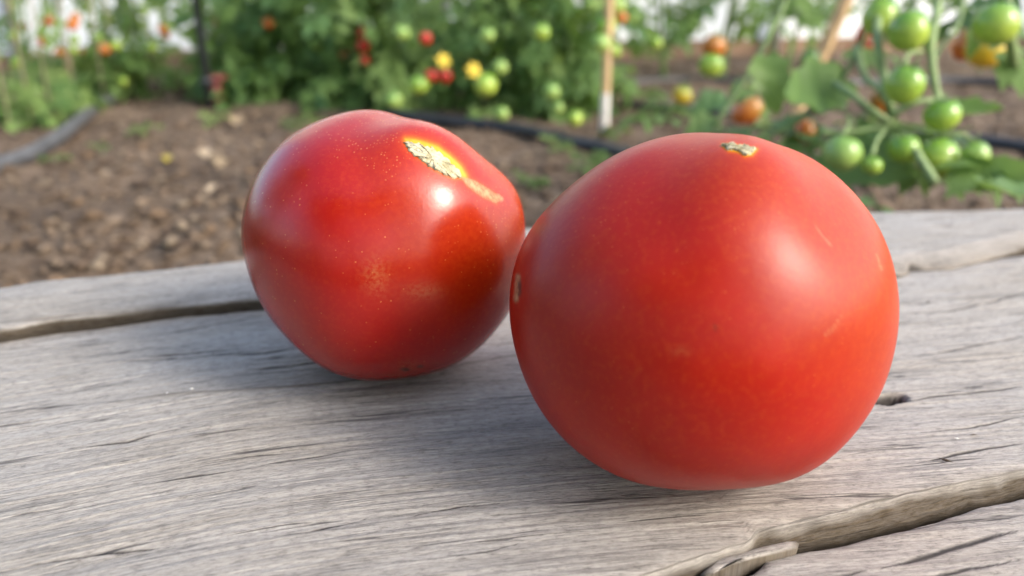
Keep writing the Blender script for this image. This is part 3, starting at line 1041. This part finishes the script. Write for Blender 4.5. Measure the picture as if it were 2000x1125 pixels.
def calyx_mesh():
    mb = MB()
    for k in range(5):
        a = 2 * math.pi * k / 5 + .3
        d = Vector((math.cos(a), math.sin(a), 0))
        s = Vector((-d.y, d.x, 0))
        b = Vector((0, 0, .90))
        mb.add([b + d * .05, b + d * .38 + s * .10 + Vector((0, 0, .10)), b + d * .80 + Vector((0, 0, .16 - .1 * (k % 2))), b + d * .38 - s * .10 + Vector((0, 0, .10))], [(0, 1, 2, 3)])
    mb.tube([(0, 0, .86), (.03, 0, 1.15), (.10, .03, 1.5)], [.075, .06, .05], 6)
    return mb.mesh('calyx', STEM)
CALYX = calyx_mesh()
def flower_mesh():
    mb = MB()
    for k in range(6):
        a = 2 * math.pi * k / 6
        d = Vector((math.cos(a), math.sin(a), 0))
        s = Vector((-d.y, d.x, 0))
        mb.add([d * .08, d * .5 + s * .22 + Vector((0, 0, .15)), d * 1.0 + Vector((0, 0, -.1)), d * .5 - s * .22 + Vector((0, 0, .15))], [(0, 1, 2, 3)])
    mb.tube([(0, 0, -.1), (0, 0, .5)], [.16, .05], 6)
    return mb.mesh('flower', PETAL)
FLOWER = flower_mesh()
def fruit(root, P, r, kind, tilt=None, calyx=True):
    P = np.asarray(P) - np.array(root.location)
    rot = tilt or (random.uniform(-.35, .35), random.uniform(-.35, .35), random.uniform(0, 6.28))
    o = link('tomato', FR[kind], root, P, rot, (r * random.uniform(.95, 1.05), r * random.uniform(.95, 1.05), r * random.uniform(.93, 1.06)))
    if FR_TXT[kind]: o['label'] = FR_TXT[kind]
    if calyx: link('calyx', CALYX, o)
    return o
def leaf(root, P, scale, yaw, pitch, roll, kind='mid'):
    return link('leaf', random.choice(LV[kind]), root, np.asarray(P) - np.array(root.location), (pitch, roll, yaw), scale)

def plant(base, label, H=.95, low=40, high=16, kinds=('mid', 'mid', 'dark', 'pale'), fruits=(), rnd_fruit=(), spread=.11, size=(.10, .19), stems=2, group='tomato plants growing in rows', zlow=.02, ztop=.42, hgap=0, front=0, srad=.0065):
    r = random.Random(hash((round(base[0], 3), round(base[1], 3))) & 0xffff)
    root = empty('tomato_plant', (base[0], base[1], 0), label, 'tomato plant', group)
    axes = []
    for s in range(stems):
        a0 = r.uniform(0, 6.28)
        pts = []
        k = 9
        for i in range(k):
            t = i / (k - 1)
            pts.append((.035 * math.cos(a0) * (s > 0) + .025 * math.sin(3 * t + a0) + .05 * t * math.cos(a0), .035 * math.sin(a0) * (s > 0) + .025 * math.cos(4 * t + a0) + .04 * t * math.sin(a0), -.03 + (H + .03) * t))
        sp = spline(pts, 3)
        axes.append(sp)
        link('stem', MB().tube(sp, np.linspace(srad, .003, len(sp)), 7).mesh('stem', STEM), root)
    def stem_at(z):
        sp = r.choice(axes)
        return min(sp, key=lambda p: abs(p[2] - z))
    for i in range(low + high):
        z = r.uniform(zlow + .02, ztop if i % 3 else zlow + .02 + (ztop - zlow) * .3) if i < low else r.uniform(ztop + hgap, H)
        p = np.array(stem_at(z)) + np.array([r.uniform(-1, 1) * spread * .6, r.uniform(-1, 1) * spread * .6, 0])
        p[2] = z
        p[1] -= r.random() * front
        L = r.uniform(*size)
        pitch = r.uniform(-.5, .7) if z > .12 else r.uniform(.1, .8)
        o = link('leaf', r.choice(LV[r.choice(kinds)]), root, p, (pitch - .25, r.uniform(-.6, .6), r.uniform(0, 6.28)) if r.random() < .3 else (r.uniform(-1.0, -.1), r.uniform(-.5, .5), math.pi + .3 + r.uniform(-1.5, 1.5)), L)
    for (P, rad, k) in fruits:
        fruit(root, P, rad, k)
    for (n, k, z0, z1, rad) in rnd_fruit:
        for i in range(n):
            z = r.uniform(z0, z1)
            a = r.uniform(math.pi, 2 * math.pi)
            fruit(root, (base[0] + math.cos(a) * r.uniform(.04, .15), base[1] + math.sin(a) * r.uniform(.06, .16), z), rad * r.uniform(.75, 1.15), k, calyx=r.random() < .8)
    return root

def gp(px, py): return onz(px, py)[:2]

# middle row, from the post on the left to the short stake
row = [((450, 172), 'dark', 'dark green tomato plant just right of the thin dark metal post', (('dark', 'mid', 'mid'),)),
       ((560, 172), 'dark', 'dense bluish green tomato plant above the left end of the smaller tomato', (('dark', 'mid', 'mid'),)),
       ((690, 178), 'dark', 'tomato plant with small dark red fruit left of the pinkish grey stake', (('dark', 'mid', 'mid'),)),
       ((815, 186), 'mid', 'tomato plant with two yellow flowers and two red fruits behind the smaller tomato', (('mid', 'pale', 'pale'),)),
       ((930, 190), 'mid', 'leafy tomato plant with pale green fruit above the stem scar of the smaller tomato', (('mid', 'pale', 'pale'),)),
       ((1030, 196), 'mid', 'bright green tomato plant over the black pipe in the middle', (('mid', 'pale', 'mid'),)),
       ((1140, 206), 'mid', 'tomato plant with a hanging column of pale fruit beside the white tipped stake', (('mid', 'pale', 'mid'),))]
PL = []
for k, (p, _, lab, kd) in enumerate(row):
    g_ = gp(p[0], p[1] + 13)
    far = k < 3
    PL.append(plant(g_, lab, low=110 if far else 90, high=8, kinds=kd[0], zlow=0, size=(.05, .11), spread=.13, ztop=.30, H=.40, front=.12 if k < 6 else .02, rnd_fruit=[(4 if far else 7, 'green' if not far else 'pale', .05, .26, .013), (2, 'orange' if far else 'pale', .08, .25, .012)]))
back_row = [((470, 158), 'dark tomato plant of the second row right behind the dark metal post'),
            ((610, 158), 'dark tomato plant of the second row left of the thin tan stake in the shade'),
            ((740, 160), 'dark tomato plant of the second row behind the pinkish grey stake'),
            ((870, 163), 'dark tomato plant of the second row behind the yellow flowers'),
            ((1000, 166), 'dark tomato plant of the second row behind the bright green middle plant'),
            ((1120, 168), 'dark tomato plant of the second row behind the hanging column of pale fruit')]
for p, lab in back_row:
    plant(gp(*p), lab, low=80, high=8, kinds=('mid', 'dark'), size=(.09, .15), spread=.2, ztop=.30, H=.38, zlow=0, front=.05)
def on_row(px, py, dz=0): return at(px, py, 1.54 + dz)
for (x, y, k, rr) in [(831, 75, 'red', 13), (842, 149, 'red', 14), (869, 149, 'red', 15)]:
    fruit(PL[3], on_row(x, y, -.04), rr / FPX * 1.44, k)
for (x, y, k, rr) in [(709, 66, 'red', 14), (709, 89, 'red', 14), (712, 118, 'red', 10)]:
    fruit(PL[2], on_row(x, y, .1), rr / FPX * 1.58, k)
for (x, y, k, rr) in [(785, 64, 'pale', 17), (769, 195, 'pale', 18), (818, 165, 'green', 22)]:
    fruit(PL[3], on_row(x, y, -.06), rr / FPX * 1.42, k)
for (x, y, k, rr) in [(952, 68, 'pale', 16), (977, 131, 'pale', 16), (948, 166, 'green', 24), (938, 165, 'pale', 14), (980, 222, 'pale', 15)]:
    fruit(PL[4], on_row(x, y, -.12), rr / FPX * 1.36, k)
for (x, y, k, rr) in [(1077, 178, 'pale', 18), (1058, 62, 'green', 17), (1090, 210, 'pale', 12)]:
    fruit(PL[5], on_row(x, y, -.16), rr / FPX * 1.32, k)
for (x, y, k, rr) in [(1205, 10, 'pale', 19), (1183, 48, 'green', 22), (1174, 84, 'pale', 21), (1123, 231, 'green', 16), (1214, 34, 'orange', 12)]:
    fruit(PL[6], on_row(x, y, -.12), rr / FPX * 1.40, k)
for (x, y, dz) in [(866, 118, 0), (925, 137, -.05)]:
    P = on_row(x, y, -.1 + dz)
    link('flower', FLOWER, PL[3] if x < 900 else PL[4], P - np.array((PL[3] if x < 900 else PL[4]).location), (1.2, .3, .4), .016)

# left row, with light between the plants
lrow = [((-60, 250), 'leafy tomato plant at the far left edge over the thick grey hose', 50, 10, (2, 'orange')),
        ((70, 228), 'tomato plant with red fruit against the bright film on the left', 46, 12, (4, 'red')),
        ((165, 192), 'thin tomato plant on twine beside the white gap on the left', 44, 9, (4, 'red')),
        ((235, 190), 'tomato plant with orange fruit left of the open path', 70, 20, (4, 'orange')),
        ((286, 182), 'pale leaved tomato plant at the end of the left row by the path', 70, 20, (3, 'orange')),
        ((120, 178), 'tomato plant deep in the left row behind the twine', 40, 9, (2, 'red'))]
for k, (p, lab, lo, hi, (nf, fk)) in enumerate(lrow):
    airy = k in (0, 1, 2, 5)
    plant(gp(*p), lab, low=lo, high=hi, kinds=('mid', 'pale', 'pale'), spread=.16 if airy else .08, size=(.045, .085), stems=2, H=.42 if airy else .7, rnd_fruit=[(nf, fk, .10, .25, .012), (3, 'green', .04, .2, .012)], ztop=(.13 if k in (0, 5) else .09) if airy else .34, zlow=-.01, srad=.0035)
for k, (x, y) in enumerate([(20, 250), (62, 240), (100, 225), (150, 210), (205, 196), (232, 192), (262, 186), (305, 178)]):
    b_ = gp(x, y)
    o = link('trellis_twine', MB().tube([(0, 0, -.005), (.01, .0, .5), (-.004 + .01 * (k % 3), .01, 1.5)], .0022, 5).mesh('trellis_twine', TWINE), None, (*b_, 0))
    tag(o, 'pale trellis twine hanging straight down among the tomato plants of the left row', 'twine', 'trellis twine in the left row')

# behind the stakes on the right, before the film
rrow = [((1290, 150), 'dark leaved tomato plant before the white film right of the short stake'),
        ((1400, 158), 'tomato plant carrying an orange and a green fruit before the white film'),
        ((1530, 150), 'tomato plant with a dark green fruit behind the leaning stake'),
        ((1700, 135), 'tomato plant with long red fruit behind the hanging green truss'),
        ((1930, 140), 'tomato plant with a yellow and an orange fruit near the right edge')]
RP = []
for k, (p, lab) in enumerate(rrow):
    RP.append(plant(gp(*p), lab, low=14, high=34, kinds=('dark', 'mid', 'mid'), ztop=.30, zlow=.15, spread=.2, size=(.07, .14), stems=2))
def dep(o): return o.location[1] / CP * .99
fruit(RP[1], at(1395, 90, 1.5), 23 / FPX * 1.5, 'orange')
fruit(RP[1], at(1389, 127, 1.5), 24 / FPX * 1.5, 'green')
fruit(RP[1], at(1333, 185, 1.45), 19 / FPX * 1.45, 'yellow')
fruit(RP[2], at(1582, 116, 1.3), 20 / FPX * 1.3, 'dgreen')
for (x, y, rr, t) in [(1686, 66, 14, 'plum'), (1701, 97, 15, 'red'), (1663, 99, 9, 'red')]:
    fruit(RP[3], at(x, y, 1.25), rr / FPX * 1.25, t, (.2, .15, 0))
fruit(RP[4], at(1925, 97, .95), 37 / FPX * .95, 'yellow')
fruit(RP[4], at(1886, 86, 1.0), 24 / FPX * 1.0, 'oplum', (.1, .2, 0))

def leaf_blocker():  # unseen leaves added out of view to block sky light and its reflections
    mb = MB()
    r = random.Random(5)
    for i in range(520):
        y = r.choice((r.uniform(-.95, -.30), r.uniform(.12, .62)))  # gap kept open so sky at left still glints on the tomatoes
        p = Vector((r.uniform(-1.25, -.95), y, r.uniform(.02, 1.3)))
        a = r.uniform(0, 6.28)
        leaflet(mb, p, (math.cos(a), math.sin(a), r.uniform(-.7, .4)), r.uniform(.08, .15), r.uniform(.05, .09), r.uniform(.05, .4), r.uniform(.1, .5))
    for i in range(900):
        p = Vector((r.uniform(-.95, .62), r.uniform(-.85, -.55), r.uniform(.02, 1.35)))
        a = r.uniform(0, 6.28)
        leaflet(mb, p, (math.cos(a), math.sin(a), r.uniform(-.7, .4)), r.uniform(.08, .15), r.uniform(.05, .09), r.uniform(.05, .4), r.uniform(.1, .5))
    o = link('blocker_leaves', mb.mesh('blocker_leaves', LEAF))
    tag(o, 'unseen screen of leaves added behind the camera and at left to block sky light', kind='stuff')
leaf_blocker()

# the nearest plant, with its truss of green cherry tomatoes
def big_leaf(root, tip_base, tip, width, mat, n=18, sag=.015, fold=.25, twist=0.0, seed=0, up=(0, 0, 1)):
    """a single broad blade from base to tip, toothed edge, midrib fold."""
    a, b = np.asarray(tip_base, float), np.asarray(tip, float)
    d = b - a
    L = np.linalg.norm(d)
    d /= L
    s = np.cross(d, np.asarray(up, float))
    s /= np.linalg.norm(s)
    u = np.cross(s, d)
    v, f = [], []
    m = 7
    for i in range(n + 1):
        t = i / n
        w_ = width * .5 * (math.sin(math.pi * min(1, t * .93 + .07) ** .8) ** .75) * (1 + .10 * math.sin(i * 1.1 + seed) + .07 * (i % 2))
        c = a + d * L * t - u * sag * (4 * t * (t - .45))
        tw = twist * t
        for j in range(m):
            q = (j - 3) / 3
            rr = s * math.cos(tw) + u * math.sin(tw)
            v.append(c + rr * q * w_ + u * (fold * abs(q) ** 1.3 * w_) + u * .04 * width * math.sin(i * .9 + j * 1.3 + seed))
    for i in range(n):
        for j in range(m - 1):
            k = i * m + j
            f.append((k, k + 1, k + m + 1, k + m))
    return link('leaf', mesh_from('leaf', np.array(v) - np.array(root.location), f, mat), root)
def stem(root, pts, r0, r1=None, mat=None):
    sp = spline([np.asarray(p) - np.array(root.location) for p in pts], 5)
    r1 = r1 or r0
    return link('stem', MB().tube(sp, np.linspace(r0, r1, len(sp)), 8).mesh('stem', mat or STEM_PALE), root)
def near_plant():
    b = onz(1745, 262)
    root = empty('tomato_plant', (b[0], b[1], 0), 'near tomato plant with a hanging truss of green cherry tomatoes behind the larger tomato', 'tomato plant', 'tomato plants growing in rows')
    Z = .62
    for (x, y, r, k, z) in [(1720, 34, 36, 'green', .66), (1774, 60, 39, 'green', .62), (1767, 165, 38, 'green', .60), (1946, 47, 44, 'green', .62),
                            (1840, 224, 34, 'green', .60), (1646, 299, 36, 'pale', .60), (1765, 290, 30, 'green', .60), (1703, 323, 20, 'green', .59),
                            (1832, 309, 40, 'green', .61), (1903, 303, 28, 'pale', .62)]:
        fruit(root, at(x, y, z), r / FPX * z, k, (random.uniform(-.3, .2), random.uniform(-.2, .3), random.uniform(0, 6)))
    fruit(root, at(1573, 257, .72), 25 / FPX * .72, 'orange', (.3, 1.2, 0))
    fruit(root, at(1460, 217, .95), 23 / FPX * .95, 'oplum', (.2, .9, 0))
    fruit(root, at(1476, 234, .97), 14 / FPX * .97, 'red')
    fruit(root, at(1720, 200, .72), 20 / FPX * .72, 'oplum', (.1, -.6, 0))
    A = lambda x, y, z=Z: at(x, y, z)
    main = [np.array([b[0], b[1], -.02]), A(1742, 240, .72), A(1739, 217, .64), A(1725, 140, .64), A(1713, 67, .64), A(1722, -30, .68), A(1700, -160, .74)]
    stem(root, main, .0042, .0032)
    stem(root, [A(1832, -60, .66), A(1832, 7, .64), A(1819, 97, .62), A(1832, 190, .62), A(1846, 200, .61)], .0035, .0028)
    stem(root, [A(1890, -60, .7), A(1873, 41, .66), A(1830, 105, .64), A(1822, 150, .63)], .0022, .0018)
    stem(root, [A(1672, 90, .68), A(1690, 150, .66), A(1715, 172, .64), A(1730, 200, .64)], .003, .0024)
    stem(root, [A(1535, -10, .8), A(1528, 14, .8), A(1480, 112, .78), A(1440, 178, .77), A(1395, 245, .76)], .0032, .0024, STEM)
    stem(root, [A(1705, 20, .7), A(1675, 101, .68), A(1620, 187, .68), A(1560, 235, .7), A(1500, 268, .7)], .0024, .002, STEM)
    stem(root, [A(1630, 165, .66), A(1660, 182, .64), A(1695, 210, .63), A(1740, 240, .63)], .0032, .0026)
    stem(root, [A(1787, 292, .59), A(1805, 322, .585), A(1827, 357, .58)], .003, .0036)
    stem(root, [A(1600, 260, .62), A(1660, 258, .62), A(1740, 248, .63), A(1800, 262, .62), A(1850, 265, .61)], .0022, .0018, STEM)
    stem(root, [A(1740, 225, .63), A(1790, 200, .62), A(1830, 195, .62)], .0026, .002)
    stem(root, [A(1960, -40, .64), A(1968, 20, .64), A(1974, 75, .66), A(1982, 128, .68)], .004, .005)
    stem(root, [A(1646, 265, .61), A(1660, 240, .62), A(1655, 225, .62)], .0016)
    stem(root, [A(1767, 127, .60), A(1775, 105, .61), A(1800, 100, .62)], .0016)
    stem(root, [A(1703, 303, .59), A(1715, 270, .6), A(1730, 255, .62)], .0014)
    stem(root, [A(1903, 276, .62), A(1880, 262, .62), A(1850, 262, .62)], .0014)
    # broad leaves
    big_leaf(root, A(1652, 150, .68), A(1522, 205, .64), .048, LEAF, sag=-.004, fold=.15, seed=1, up=(.1, -.75, .55))
    big_leaf(root, A(1600, 140, .69), A(1575, 240, .66), .038, LEAF, sag=-.006, fold=.2, seed=7, up=(.1, -.9, .3))
    big_leaf(root, A(1492, 108, .70), A(1520, 205, .68), .032, LEAF_PALE, sag=.008, fold=.3, seed=2, up=(-.2, -.8, .5))
    big_leaf(root, A(1850, 200, .64), A(1955, 242, .60), .029, LEAF, sag=-.006, fold=.3, seed=3, up=(.1, -.8, .5))
    big_leaf(root, A(1610, 292, .66), A(1800, 360, .60), .046, LEAF, sag=-.004, fold=.15, seed=4, up=(0, -.9, .45))
    big_leaf(root, A(1850, 335, .60), A(2060, 362, .56), .030, LEAF, sag=-.010, fold=.3, seed=5, up=(0, -.8, .6))
    big_leaf(root, A(2060, 372, .54), A(1885, 388, .50), .030, LEAF, sag=-.006, fold=.25, seed=6, up=(0, -.2, 1))
    big_leaf(root, A(1400, 236, .78), A(1345, 250, .76), .028, LEAF_PALE, sag=.004, fold=.2, seed=8, up=(0, -.6, .8))
    big_leaf(root, A(1520, 235, .74), A(1600, 262, .70), .035, LEAF_DARK, sag=.004, fold=.2, seed=9, up=(0, -.6, .8))
    big_leaf(root, A(1740, 262, .66), A(1690, 290, .64), .030, LEAF_DARK, sag=.004, fold=.2, seed=10, up=(0, -.4, .9))
    big_leaf(root, A(1420, 190, .85), A(1350, 215, .84), .025, LEAF_DARK, sag=.004, fold=.2, seed=12, up=(0, -.6, .8))
    for (x, y, z, sc, yaw, k) in [(1500, -30, .95, .08, 3.4, 'mid'), (1870, 10, .72, .09, 3.6, 'mid'), (1790, -60, .72, .09, 2.2, 'mid'), (1990, -30, .7, .11, 2.0, 'dark'), (1760, 262, .7, .09, 4.4, 'dark'), (1820, 270, .72, .08, 1.2, 'mid'), (1600, 255, .74, .09, 2.8, 'mid'), (1480, 250, .8, .10, 2.0, 'mid'), (1420, 262, .82, .09, 4.0, 'pale'), (1700, 380, .6, .07, 3.0, 'dark'), (1540, 245, .78, .09, 3.8, 'dark'), (1650, 335, .66, .07, 2.6, 'dark'), (1740, 335, .66, .07, 4.2, 'mid'), (1690, 250, .7, .08, 3.4, 'mid'), (1800, 250, .7, .07, 1.4, 'mid'), (1870, 300, .68, .07, 2.2, 'dark'), (1630, 215, .74, .08, 3.9, 'mid'), (1440, 150, 1.0, .08, 3.3, 'mid'), (1900, 250, .72, .06, 1.1, 'pale'), (1330, 245, .95, .08, 2.2, 'mid'), (1395, 180, 1.1, .07, 3.0, 'dark'), (1760, 120, .8, .07, 2.0, 'mid'), (1780, 10, .7, .05, 3.0, 'mid'), (1970, 330, .62, .08, 2.4, 'mid')]:
        leaf(root, A(x, y, z), sc, yaw, random.uniform(-.4, .3), random.uniform(-.4, .4), k)
near_plant()

# ================================================================== STAKES, POST, HOSES
def board_stake(name, foot, head, wd, mat, label, tip=None):
    foot, head = np.asarray(foot, float), np.asarray(head, float)
    root = empty(name, foot, label, 'stake', None)
    d = Vector(head - foot)
    pts = [Vector((0, 0, 0)) + d * t for t in ((-.05, .3, .6, 1.0) if not tip else (tip, .5, .75, 1))]
    mb = MB().tube(pts, wd / 2, 6)
    link('shaft', mb.mesh('shaft', mat, False), root)
    if tip:
        link('painted_foot', MB().tube([d * -.04, d * tip], wd / 2 + .0005, 6).mesh('painted_foot', WHITE, False), root)
    return root
f1 = onz(1180, 250)
h1 = np.array([f1[0] + .004, f1[1] + .02, .62])
board_stake('wooden_stake', f1, h1, .017, STAKE, 'short pale stake with a whitened foot standing between the two tomatoes', .10)
f2 = onz(1536, 262)
h2 = at(1666, -30, 1.30)
h2 = f2 + (h2 - f2) * 1.5
board_stake('wooden_stake', f2, h2, .023, STAKE, 'tan stake leaning to the right behind the big green leaf')
f3 = onz(748, 172)
board_stake('wooden_stake', f3, (f3[0] + .01, f3[1], .9), .024, STAKE_GREY, 'pinkish grey stake half hidden in the row above the smaller tomato')
f4 = onz(643, 165)
board_stake('wooden_stake', f4, (f4[0] + .005, f4[1], .9), .015, STAKE, 'thin tan stake in the dark part of the row behind the smaller tomato')

pf = onz(412, 214)
o = empty('metal_post', pf, 'thin dark metal post standing at the right side of the open path', 'post')
link('pole', MB().tube([(0, 0, -.05), (-.003, 0, .3), (-.006, 0, 1.6)], .0085, 10).mesh('pole', DARKMETAL), o)
link('clamp', MB().tube([(-.001, 0, .05), (-.002, 0, .065)], .013, 10).mesh('clamp', DARKMETAL), o)
vf = onz(424, 211)
o = empty('standpipe', vf, 'red brown irrigation standpipe with a flat cap beside the dark post', 'pipe')
link('pipe', MB().tube([(0, 0, -.03), (0, 0, .035), (-.001, 0, .058)], [.012, .0135, .015], 12).mesh('pipe', RUST), o)
link('cap', MB().tube([(.004, 0, .058), (.004, 0, .064), (.004, 0, .068)], [.024, .025, .022], 14).mesh('cap', RUST), o)
q0, q1 = onz(322, 168), onz(392, 172)
o = link('red_pipe', MB().tube([(0, 0, .01), tuple((q1 - q0) * .5 + np.array([0, 0, .014])), tuple(q1 - q0 + np.array([0, 0, .01]))], .012, 10).mesh('red_pipe', RUST), None, q0)
tag(o, 'dull red pipe lying across the far end of the path', 'pipe')

def hose(pts, r, mat, label, lift=.0):
    P = [onz(x, y, r * .8 + lift) for x, y in pts]
    P = spline(P, 8)
    base = P[0]
    o = link('hose', MB().tube([p - base for p in P], r, 12).mesh('hose', mat), None, base)
    tag(o, label, 'hose', 'irrigation hoses on the soil')
hose([(-120, 372), (0, 322), (60, 300), (115, 268), (155, 236), (190, 207), (215, 196)], .0115, HOSE_GREY, 'thick dusty grey hose curving along the left row')
hose([(760, 222), (870, 236), (1000, 250), (1060, 262), (1130, 279), (1200, 294), (1300, 330), (1420, 372)], .0105, HOSE, 'black pipe running down behind the two tomatoes in the middle')
hose([(1500, 258), (1640, 262), (1760, 264), (1870, 270), (2000, 287), (2150, 318)], .0105, HOSE, 'black pipe running behind the near truss of green tomatoes to the right edge')
hose([(1640, 165), (1760, 160), (1840, 158), (1920, 160), (2010, 166), (2150, 178)], .012, HOSE, 'black pipe on the far soil under the yellow fruit at right')
hose([(1210, 163), (1260, 160), (1330, 156), (1450, 158), (1640, 155)], .010, HOSE, 'thin black pipe on the far soil right of the short stake')
hose([(1215, 205), (1290, 210), (1350, 216), (1430, 220)], .011, HOSE, 'black pipe piece under the yellow green fruit in the middle distance')

# ================================================================== SMALL THINGS ON THE SOIL
def weed(px, py, label, n=5, s=.03, kind='pale', group='small weeds on the soil'):
    b = onz(px, py)
    z = float(soil_h(np.array(b[0]), np.array(b[1])))
    root = empty('weed', (b[0], b[1], z), label, 'weed', group)
    link('stem', MB().tube([(0, 0, -.01), (.002, 0, s * .5)], .0012, 5).mesh('stem', STEM_PALE), root)
    for k in range(n):
        link('leaf', random.choice(LV[kind]), root, (0, 0, s * .4), (random.uniform(0, .7), random.uniform(-.4, .4), 6.28 * k / n + random.uniform(-.4, .4)), s * random.uniform(.8, 1.2))
weed(279, 262, 'single bright green seedling on the bare soil left of the smaller tomato', 6, .034)
weed(108, 318, 'grey green seedling on the soil just under the thick grey hose', 4, .022, 'mid')
weed(420, 238, 'low green weed on the soil at the foot of the dark post', 6, .036)
weed(200, 300, 'tiny dull seedling on the soil to the right of the thick hose', 3, .02, 'mid')
weed(590, 250, 'low green weed on the soil behind the left shoulder of the smaller tomato', 6, .045, 'mid')
weed(1140, 330, 'green weed between the two tomatoes below the black pipe', 6, .035, 'mid')
weed(1035, 372, 'weed on the soil in the gap between the tomatoes close to the bench', 6, .028, 'mid')
weed(1090, 300, 'sparse weed on the soil just below the black pipe in the middle', 5, .03, 'pale')
weed(1240, 215, 'leafy weed on the soil right of the foot of the short stake', 8, .055, 'mid')
weed(1300, 240, 'leafy weed between the black pipes right of the short stake', 8, .05, 'mid')
weed(1265, 128, 'taller weed before the film right of the short stake', 8, .07, 'mid')
weed(1205, 268, 'small weed in front of the whitened foot of the short stake', 5, .03, 'mid')
def fallen(px, py, L, mat, label, yaw):
    b = onz(px, py)
    z = float(soil_h(np.array(b[0]), np.array(b[1]))) + .006
    mb = MB()
    leaflet(mb, (0, -L / 2, 0), (0, 1, .1), L, L * .5, .4, .5)
    o = link('fallen_leaf', mb.mesh('fallen_leaf', mat), None, (b[0], b[1], z + L * .15), (.55, .1, yaw if abs(yaw) < .8 else .5 * yaw - .4), 1.25)
    tag(o, label, 'fallen leaf', 'fallen leaves on the soil')
DRY = leaf_mat('dry_leaf', (.26, .19, .11), (.42, .33, .22), .1, .8)
fallen(331, 329, .022, LEAF_YEL, 'yellow fallen leaf on the soil left of the smaller tomato', 1.2)
fallen(404, 306, .036, DRY, 'broad tan dry leaf on the soil behind the left side of the smaller tomato', .4)
fallen(430, 330, .034, DRY, 'pale dry leaf on the soil nearest the left side of the smaller tomato', 1.8)
fallen(462, 232, .05, DRY, 'long dry leaf on the soil right of the foot of the dark post', 1.5)
fallen(415, 378, .018, DRY, 'small pale flake on the soil close behind the bench at left', .9)
fallen(30, 250, .05, LEAF_PALE, 'large pale green leaf on the soil above the thick grey hose', 1.5)
fallen(58, 238, .05, LEAF_PALE, 'broad green leaf on the soil above the thick grey hose', 2.5)
fallen(100, 240, .045, LEAF_PALE, 'pale green leaf on the soil right above the bend of the thick hose', .8)

# ================================================================== SPECKS ON THE BENCH
def crumb(px, py, d, mat, name, label, cat, rz=0, dz=0):
    b = onz(px, py, BOARD)
    o = link(name, bpy.data.meshes.get('crumb_' + mat.name) or mesh_from('crumb_' + mat.name, np.array([[1, .1, .2], [-1, 0, .1], [.1, 1, .1], [-.1, -1, .15], [.1, .1, 1], [0, 0, -.6]]) , [(0, 2, 4), (2, 1, 4), (1, 3, 4), (3, 0, 4), (2, 0, 5), (1, 2, 5), (3, 1, 5), (0, 3, 5)], mat), None, (b[0], b[1], BOARD + .0006 + dz), (0, 0, rz), d)
    tag(o, label, cat, 'specks lying on the wooden bench')
crumb(375, 763, (.0009, .0005, .0004), CRUMB, 'crumb', 'white crumb on the bench left of the smaller tomato', 'crumb', .2)
crumb(327, 771, (.0003, .0006, .0003), CRUMB, 'crumb', 'tiny white fleck on the bench left of the white crumb', 'crumb', .2)
crumb(1868, 860, (.0007, .0003, .0003), CRUMB, 'crumb', 'white fleck on the bench right of the larger tomato', 'crumb', -.5)
crumb(1846, 903, (.0020, .0003, .0005), TWIG, 'wood_chip', 'thin dark curled chip on the bench right of the larger tomato', 'wood chip', -.7)
crumb(1900, 853, (.0012, .0003, .0003), TWIG, 'wood_chip', 'small dark chip on the bench above the curled chip', 'wood chip', -.1)
crumb(1812, 593, (.0008, .0006, .0005), TWIG, 'wood_chip', 'dark grain on the bench under the step at the right', 'wood chip', 0)
